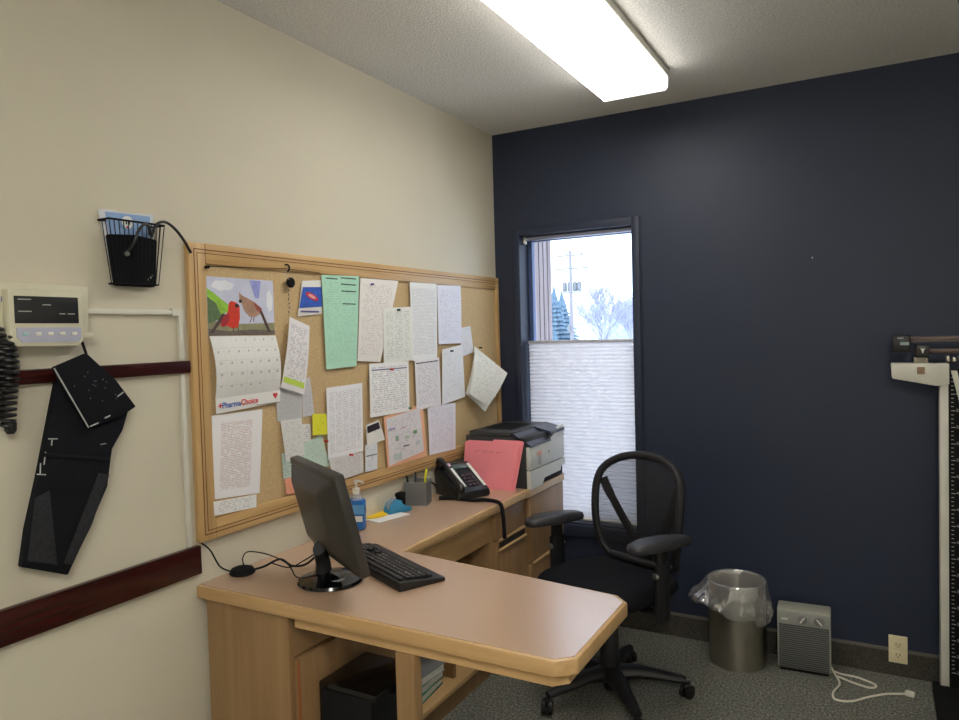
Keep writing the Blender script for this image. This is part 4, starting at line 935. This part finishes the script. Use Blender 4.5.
# backrest: outline in (x, z), curved in y
out = [(-.155, .505), (-.193, .56), (-.213, .66), (-.219, .76), (-.216, .83), (-.198, .880), (-.150, .918), (-.085, .940), (0, .947)]
out = out + [(-x, z) for x, z in out[-2::-1]]
def by(x, z): t = (z - .5) / .46; return .205 + .05 * t - .030 * math.sin(PI * t) * 1.0 - .045 * (x / .24) ** 2 + .02
B3 = [Vector((x, by(x, z), z)) for x, z in out]
B3c = catmull(B3 + [B3[0]], 5)[:-1]
part(MB().tube(B3c, .0175, 10, closed=True), 'back_frame', 'chairp')
m = MB(); K = 20
def width(z):
    for (a, b) in zip(out[:9], out[1:9]):
        if a[1] <= z <= b[1]: return abs(a[0] + (b[0] - a[0]) * (z - a[1]) / (b[1] - a[1]))
    return .01
V = []
for j in range(K + 1):
    z = .507 + (.943 - .507) * j / K; wz = width(z) - .003; V.append([m.bm.verts.new(((i / K * 2 - 1) * wz, by((i / K * 2 - 1) * wz, z), z)) for i in range(K + 1)])
for j in range(K):
    for i in range(K): m.bm.faces.new((V[j][i], V[j][i + 1], V[j + 1][i + 1], V[j + 1][i]))
part(m, 'back_mesh', 'mesh', ang=180)
for s in (-1, 1):
    pts = [(s * x, by(x, z) + .022 + e, z) for x, z, e in ((.200, .835, -.01), (.182, .79, 0), (.145, .72, .012), (.098, .64, .018), (.050, .57, .02), (.0, .545, .02))]
    part(MB().tube(catmull(pts, 5), [.024] * 8 + [.021] * 12 + [.026] * 6, 10, flat=.45, nrm=(0, 1, 0)), 'back_strut', 'chairp')
part(MB().tube(catmull([(0, .03, .41), (0, .20, .415), (0, .27, .45), (0, by(0, .55) + .035, .55), (0, by(0, .62) + .025, .60)], 6), .030, 12, flat=.5, nrm=(0, 1, 0)), 'back_support', 'chairp')
for s in (-1, 1):
    x = s * .272
    # upright bracket, outside of the seat
    m = MB(); m.tube(catmull([(s * .10, -.01, .412), (s * .20, -.01, .405), (s * .27, -.01, .425), (x, -.01, .48)], 5), .022, 10, flat=.6, nrm=(0, 0, 1))
    m.box((x, -.01, .495), (.028, .075, .23), Euler((0, 0, 0)), .010)
    ar = part(m, 'arm_bracket', 'chairp')
    part(MB().box((x, -.01, .615), (.022, .058, .13), None, .008), 'arm_slider', 'black')
    m = MB(); pn = 28; rings = []
    for (k, z) in ((.80, .664), (.97, .668), (1, .682), (.96, .696), (.80, .703), (.02, .705)):
        ring = []
        for j in range(pn):
            px, py = sup(2 * PI * j / pn,   .052 * k, .145 * k, .75); qx = px * (1 - .25 * (py / .145 > .3)); qz = z - .05 * max(0, -py - .06) - .06 * max(0, py - .07); ca_, sa_ = math.cos(-.26), math.sin(-.26); ring.append(m.bm.verts.new((x + qx * ca_ - py * sa_, qx * sa_ + py * ca_ - .02, qz)))
        rings.append(ring)
    fs = [m.bm.faces.new(rings[0][::-1]), m.bm.faces.new(rings[-1])]
    for A, B in zip(rings, rings[1:]):
        for j in range(pn): fs.append(m.bm.faces.new((A[j], A[(j + 1) % pn], B[(j + 1) % pn], B[j])))
    bmesh.ops.recalc_face_normals(m.bm, faces=fs)
    part(m, 'arm_pad', 'pad', ang=70)
    kk = part(MB().lathe([(.001, -.006), (.012, -.006), (.013, 0), (.010, .006), (.001, .007)], (x, -.052, .565), 18, mtx=Matrix.Rotation(PI / 2, 4, 'X')), 'adjust_knob', 'silver', ar)

# ------------------------------------------------------------------ floor items by the blue wall
wbk = thing('waste_bin', 'round stainless steel waste bin on the floor against the blue wall', 'waste bin', (1.245, -.150, 0))
n = W['steel'].node_tree; tg = n.nodes.new('ShaderNodeTangent'); tg.direction_type = 'RADIAL'; tg.axis = 'Z'
n.links.new(tg.outputs[0], n.nodes['Principled BSDF'].inputs['Tangent']); n.nodes['Principled BSDF'].inputs['Anisotropic'].default_value = .8; n.nodes['Principled BSDF'].inputs['Anisotropic Rotation'].default_value = .25
MB().lathe([(.118, 0), (.120, .004), (.120, .360), (.122, .366), (.118, .366), (.116, .360), (.115, .01), (.001, .008)], n=48, cap=False).build('bin_wall', 'steel', wbk, local=True)
fm_ = bpy.data.materials.new('liner_film_clear'); fm_.use_nodes = True; n = fm_.node_tree; n.nodes.remove(n.nodes['Principled BSDF'])
t_ = n.nodes.new('ShaderNodeBsdfTransparent'); g_ = n.nodes.new('ShaderNodeBsdfGlossy'); d_ = n.nodes.new('ShaderNodeBsdfDiffuse'); x_ = n.nodes.new('ShaderNodeMixShader'); x2 = n.nodes.new('ShaderNodeMixShader')
g_.inputs['Roughness'].default_value = .12; d_.inputs[0].default_value = (.7, .7, .7, 1); x2.inputs[0].default_value = .40; x_.inputs[0].default_value = .52
n.links.new(g_.outputs[0], x2.inputs[1]); n.links.new(d_.outputs[0], x2.inputs[2]); n.links.new(t_.outputs[0], x_.inputs[1]); n.links.new(x2.outputs[0], x_.inputs[2]); n.links.new(x_.outputs[0], n.nodes['Material Output'].inputs[0])
lnr = thing('bin_liner', 'clear plastic bag draped over the rim of the waste bin', 'bin bag', (1.245, -.150, .20))
def wob(q, a):
    outside = q.length > .1215 * (1 + 0) and math.hypot(q.x, q.y) > .1225
    e = noise.noise(Vector((math.cos(a) * 1.6, math.sin(a) * 1.6, q.z * 9)))
    e2 = noise.noise(Vector((math.cos(a) * 5, math.sin(a) * 5, q.z * 30))); e3 = noise.noise(Vector((math.cos(a) * 11, math.sin(a) * 11, q.z * 60)))
    if not outside: return Vector((q.x * (1 - .02 * abs(e2)), q.y * (1 - .02 * abs(e2)), q.z + .004 * e2))
    t = (.172 - q.z) / .12            # 0 at the rim, 1 at the hem
    lf = max(0, math.cos(a - math.radians(190))) ** 2
    s = 1 + t * (.08 * e + .08 * e2 + .06 * e3 + .40 * lf) + .012 * abs(e3)
    z = q.z + t * (.030 * e + .016 * e2 - .01 + .025 * math.cos(a - math.radians(200)))
    return Vector((q.x * s, min(q.y * s, .128), z))
prof = [(.108, .03), (.110, .08), (.1125, .13), (.1145, .165), (.118, .172), (.1232, .173), (.127, .166), (.130, .150), (.134, .130), (.138, .110), (.143, .090), (.147, .072), (.146, .056), (.140, .046)]
MB().lathe(prof, n=128, wob=wob, cap=False).build('liner_film', fm_, lnr, local=True, ang=60)

ht = thing('space_heater', 'small grey box heater with two dials on the floor against the blue wall', 'heater', (1.515, -.105, 0), math.radians(3))
hw, hd, hh = .105, .052, .270
m = MB(); m.prism([(-hw, -hd, .012), (hw, -hd, .012), (hw, hd, .012), (-hw, hd, .012)], (0, 0, hh - .012), bev=.007); m.build('case', mat('heater_case', (158, 158, 146), .5), ht, local=True)
MB().box((0, -hd - .001, .112), (2 * hw - .014, .004, .190), None, .001).build('front_grille', 'grille', ht, local=True)
cp = MB().box((0, -hd - .001, .234), (2 * hw - .010, .004, .056), None, .001).build('control_panel', mat('heater_panel', (150, 152, 146), .5), ht, local=True)
for x, r in ((-.005, .6), (.060, -.7)):
    MB().lathe([(.001, 0), (.017, 0), (.019, .004), (.016, .010), (.001, .010)], (x, -hd - .003, .234), 20, mtx=Matrix.Rotation(PI / 2, 4, 'X')).box((x, -hd - .015, .234), (.005, .008, .030), Euler((0, r, 0)), .001, mi=1).build('dial', ['grey', 'white'], cp, local=True)
MB().box((-.075, -hd - .0035, .228), (.026, .001, .006)).build('badge', 'white', cp, local=True)
MB().box((0, 0, .006), (2 * hw - .02, 2 * hd - .01, .012), None, .002).build('foot_rail', 'blackm', ht, local=True)
# cord of the heater
r_ = .0042
P = catmull([(1.615, -.10, .03), (1.635, -.12, r_), (1.655, -.20, r_), (1.635, -.29, r_), (1.645, -.345, r_), (1.70, -.335, r_), (1.76, -.27, r_), (1.82, -.215, r_), (1.868, -.19, r_), (1.895, -.19, .010)], 8)
cdh = thing('heater_cord', 'white power cord of the heater lying in a loop on the carpet', 'power cord', (1.65, -.2, 0))
MB().tube(P, r_, 8).build('cord', 'cord', cdh)
P = catmull([(1.632, -.11, .012), (1.66, -.105, r_), (1.72, -.110, r_), (1.785, -.150, r_), (1.765, -.185, r_), (1.70, -.165, r_), (1.645, -.150, .012)], 8)
MB().tube(P, r_, 8).build('cord', 'cord', cdh)
MB().box((1.905, -.192, .013), (.034, .022, .022), Euler((0, 0, -.3)), .005).build('plug', 'cord', cdh)
# outlet
ol = thing('wall_outlet', 'cream double power outlet plate low on the blue wall', 'outlet', (1.868, -.014, .10))
MB().bb((1.834, -.022, .058), (1.903, -.015, .174), .002).build('cover_plate', 'plate', ol)
for zc in (.094, .138):
    f = MB().bb((1.851, -.0245, zc - .015), (1.886, -.0215, zc + .015), .001).build('receptacle', 'plate', ol)
    MB().bb((1.860, -.0252, zc - .004), (1.8625, -.0243, zc + .007)).bb((1.874, -.0252, zc - .004), (1.8765, -.0243, zc + .006)).bb((1.866, -.0252, zc - .011), (1.8705, -.0243, zc - .007)).build('slots', 'dark', f)
# small nail in the blue wall
tag(MB().tube([(1.555, 0, 1.780), (1.556, -.012, 1.783)], .002, 6).build('nail', 'white'), 'tiny white nail high on the blue wall', 'nail')

# ------------------------------------------------------------------ beam scale at the right edge
bs = thing('beam_scale', 'tall physician beam scale with a white column at the right edge', 'scale', (2.10, -.30, 0))
SY = -.135
MB().bb((1.985, -.52, .0), (2.28, -.165, .062), .006).build('platform', 'blackm', bs)
MB().bb((1.985, -.165, 0), (2.28, -.10, .045), .004).build('platform_foot', 'blackm', bs)
MB().bb((2.010, SY - .035, .045), (2.040, SY + .035, 1.245), .003).build('column', 'wpaint', bs)
m = MB().bb((2.038, SY - .040, .062), (2.085, SY + .032, 1.30), .002); ru = m.build('height_rod', 'blackm', bs)
m = MB()
for i in range(74): m.bb((2.046, SY - .0412, .12 + i * .016), (2.046 + (.014 if i % 4 == 0 else .008), SY - .0398, .1225 + i * .016))
m.build('rod_marks', 'gleg', ru)
for i in range(18):
    text_mesh('rod_number', str(26 + i * 2), .016, Matrix.Translation((2.062, SY - .0405, .118 + i * .064)) @ Matrix.Rotation(PI / 2, 4, 'X'), 'gleg', ru)
m = MB(); yf = SY - .05
m.prism([(1.846, yf, 1.328), (2.04, yf, 1.328), (2.04, yf, 1.246), (2.000, yf, 1.240), (1.850, yf, 1.268)], (0, .085, 0), bev=.004); cb_ = m.build('crossbar', 'wpaint', bs)
MB().bb((1.934, yf - .001, 1.286), (1.960, yf + .001, 1.314)).build('maker_plate', mat('brown_plate', (140, 112, 88), .5), cb_)
MB().prism([(2.045, yf, 1.30), (2.065, yf, 1.30), (2.10, yf, 1.10), (2.09, yf, 1.10)], (0, .03, 0)).build('side_brace', 'wpaint', bs)
MB().bb((1.924, yf + .01, 1.326), (1.972, yf + .05, 1.352), .002).build('beam_post', mat('tan_bracket', (150, 142, 124), .5), bs)
m = MB().bb((1.875, yf + .016, 1.410), (2.28, yf + .044, 1.432), .002); bmn = m.build('upper_beam', mat('bronze_beam', (88, 74, 68), .4, metal=.5), bs)
m = MB()
for i in range(60): m.bb((1.90 + i * .006, yf + .0152, 1.412), (1.901 + i * .006, yf + .0165, 1.418))
m.build('beam_ticks', 'gleg', bmn)
MB().bb((1.925, yf + .02, 1.365), (2.28, yf + .040, 1.384), .002).build('lower_beam', bpy.data.materials['bronze_beam'], bs)
wt = MB().bb((1.850, yf - .004, 1.372), (1.912, yf + .056, 1.440), .006).build('end_cap', 'black', bs)
MB().bb((1.878, yf - .0052, 1.400), (1.908, yf - .0035, 1.412)).build('cap_label', mat('cap_silver', (150, 170, 166), .5), wt)
MB().bb((1.868, yf - .0052, 1.425), (1.89, yf - .0035, 1.431)).build('cap_label', 'grey', wt)
w2 = MB().bb((1.930, yf - .006, 1.352), (1.974, yf + .056, 1.400), .004).build('poise_weight', 'black', bs)
MB().prism([(1.944, yf - .0075, 1.386), (1.962, yf - .0075, 1.386), (1.957, yf - .0075, 1.380), (1.9545, yf - .0075, 1.368), (1.9515, yf - .0075, 1.368), (1.949, yf - .0075, 1.380)], (0, .0012, 0)).build('pointer_mark', 'white', w2)
m = MB()
for i in range(5): m.bb((2.03 + i * .02, yf - .0, 1.335), (2.042 + i * .02, yf + .04, 1.356 - (i % 2) * .006), .002)
m.build('beam_linkage', 'steel', bs)

# ------------------------------------------------------------------ outdoors
struct('ground', MB().bb((-400, .4, -.40), (400, 420, -.30)), 'snow')
m = MB()
m.bb((.00, .14, -.3), (.165, .375, 3.2))
for y in (.20, .26, .32): m.bb((.160, y, -.3), (.1665, y + .006, 3.2), mi=1)
struct('wall_outside', m, ['siding', 'sidingd'])
def out_at(ax_, d):   # direction from the camera through image column, by tangent of azimuth
    return Vector((1.788 + ax_ * d, -3.448 + d, 0))
def az(px): # ray azimuth for an image column at the horizon
    v = Rt * ((px - 479.5) / 716.18) + Fw; return v.x / v.y
pl = thing('utility_pole', 'wooden utility pole with crossarms and insulators outside the window', 'utility pole', out_at(az(572.5), 58) + Vector((0, 0, -.3)))
zz = lambda px_y, d=58: 1.49 + (331.5 - px_y) / 716.18 * d * math.sqrt(1) * (Fw.y + 0) ** -1 * .93
PT = zz(251)
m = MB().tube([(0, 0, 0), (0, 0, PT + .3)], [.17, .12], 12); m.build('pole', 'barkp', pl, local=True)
for (py, wd_, dx) in ((256, 1.15, .0), (269, 1.5, .1)):
    z = zz(py) + .3; hw_ = wd_
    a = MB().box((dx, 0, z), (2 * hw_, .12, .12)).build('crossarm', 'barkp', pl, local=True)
    m = MB()
    for k in range(4): m.lathe([(.02, 0), (.06, .05), (.05, .16), (.02, .2)], (dx - hw_ * .9 + k * hw_ * .6, 0, z + (.06 if py < 260 else -.3)), 8)
    m.build('insulators', 'grey', a, local=True)
z = zz(287) + .3
m = MB()
for k in (-.65, -.2, .3, .7): m.lathe([(.17, -.4), (.20, -.3), (.20, .3), (.12, .42)], (k, .2, z), 10)
m.box((0, 0, z - .5), (1.8, .2, .1)); m.build('transformers', 'grey', pl, local=True)
MB().box((-.16, -.1, zz(329) + .3), (.3, .3, .6)).build('meter_box', 'grey', pl, local=True)

def branch(m, p, d, L_, r, depth):
    q = p + d * L_; m.tube([p, p + d * L_ * .5 + Vector((random.uniform(-.04, .04) * L_, 0, 0)), q], [r, r * .8, r * .6], 5)
    if depth == 0: return
    for k in range(3 if depth > 1 else 4):
        nd = (d + Vector((random.uniform(-.75, .75), random.uniform(-.6, .6), random.uniform(-.15, .45)))).normalized()
        branch(m, p + d * L_ * random.uniform(.45, 1), nd, L_ * random.uniform(.62, .84), r * .6, depth - 1)
def bare(px, d, h, label):
    t = thing('bare_tree', label, 'tree', out_at(az(px), d) + Vector((0, 0, -.3)), 0, 'trees outside the window')
    m = MB()
    for k in range(5):
        branch(m, Vector((0, 0, 0)), Vector((random.uniform(-.35, .35), random.uniform(-.3, .3), 1)).normalized(), h * .36, h * .022, 5)
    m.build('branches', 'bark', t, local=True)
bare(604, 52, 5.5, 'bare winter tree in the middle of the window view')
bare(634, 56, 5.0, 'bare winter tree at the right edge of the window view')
def spruce(px, d, h, w_, label):
    t = thing('spruce_tree', label, 'tree', out_at(az(px), d) + Vector((0, 0, -.3)), 0, 'trees outside the window')
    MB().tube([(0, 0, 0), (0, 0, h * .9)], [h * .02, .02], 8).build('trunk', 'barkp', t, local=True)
    m = MB(); n_ = 14
    for i in range(n_):
        f = i / n_; z = h * (.06 + .9 * f); r = w_ * (1 - f) + .08; k = 18
        def wb2(q, a, r=r): s = 1 + .35 * (int(a / (2 * PI) * k + .5) % 2) - .15 + random.uniform(-.1, .1); return Vector((q.x * s, q.y * s, q.z))
        m.lathe([(r, z - h * .05), (r * .5, z + h * .03), (.02, z + h * .10)], n=k, wob=wb2, cap=False)
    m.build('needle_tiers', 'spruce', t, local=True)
spruce(555.5, 60, 6.0, 1.6, 'dark spruce tree at the left of the window view')
spruce(563, 66, 5.9, 1.7, 'dark spruce tree just left of the utility pole')
spruce(552, 36, 2.2, .9, 'small spruce low at the left of the window view')
m = MB(); V = []
def hedge(px0, px1, d, h, label):
    t0, t1 = out_at(az(px0), d), out_at(az(px1), d); m = MB(); K = 40; rows_ = []
    for j, (fy, fz) in enumerate(((0, 0), (.0, .6), (.5, 1), (2.5, 1), (3, 0))):
        row_ = []
        for i in range(K + 1):
            u = i / K; q = t0.lerp(t1, u); hz = h * (.75 + .5 * noise.noise(Vector((u * 9, d, 0))) + .15 * random.random())
            row_.append(m.bm.verts.new((q.x, q.y + fy + random.uniform(-.2, .2), -.3 + hz * fz)))
        rows_.append(row_)
    for A, B in zip(rows_, rows_[1:]):
        for i in range(K): m.bm.faces.new((A[i], A[i + 1], B[i + 1], B[i]))
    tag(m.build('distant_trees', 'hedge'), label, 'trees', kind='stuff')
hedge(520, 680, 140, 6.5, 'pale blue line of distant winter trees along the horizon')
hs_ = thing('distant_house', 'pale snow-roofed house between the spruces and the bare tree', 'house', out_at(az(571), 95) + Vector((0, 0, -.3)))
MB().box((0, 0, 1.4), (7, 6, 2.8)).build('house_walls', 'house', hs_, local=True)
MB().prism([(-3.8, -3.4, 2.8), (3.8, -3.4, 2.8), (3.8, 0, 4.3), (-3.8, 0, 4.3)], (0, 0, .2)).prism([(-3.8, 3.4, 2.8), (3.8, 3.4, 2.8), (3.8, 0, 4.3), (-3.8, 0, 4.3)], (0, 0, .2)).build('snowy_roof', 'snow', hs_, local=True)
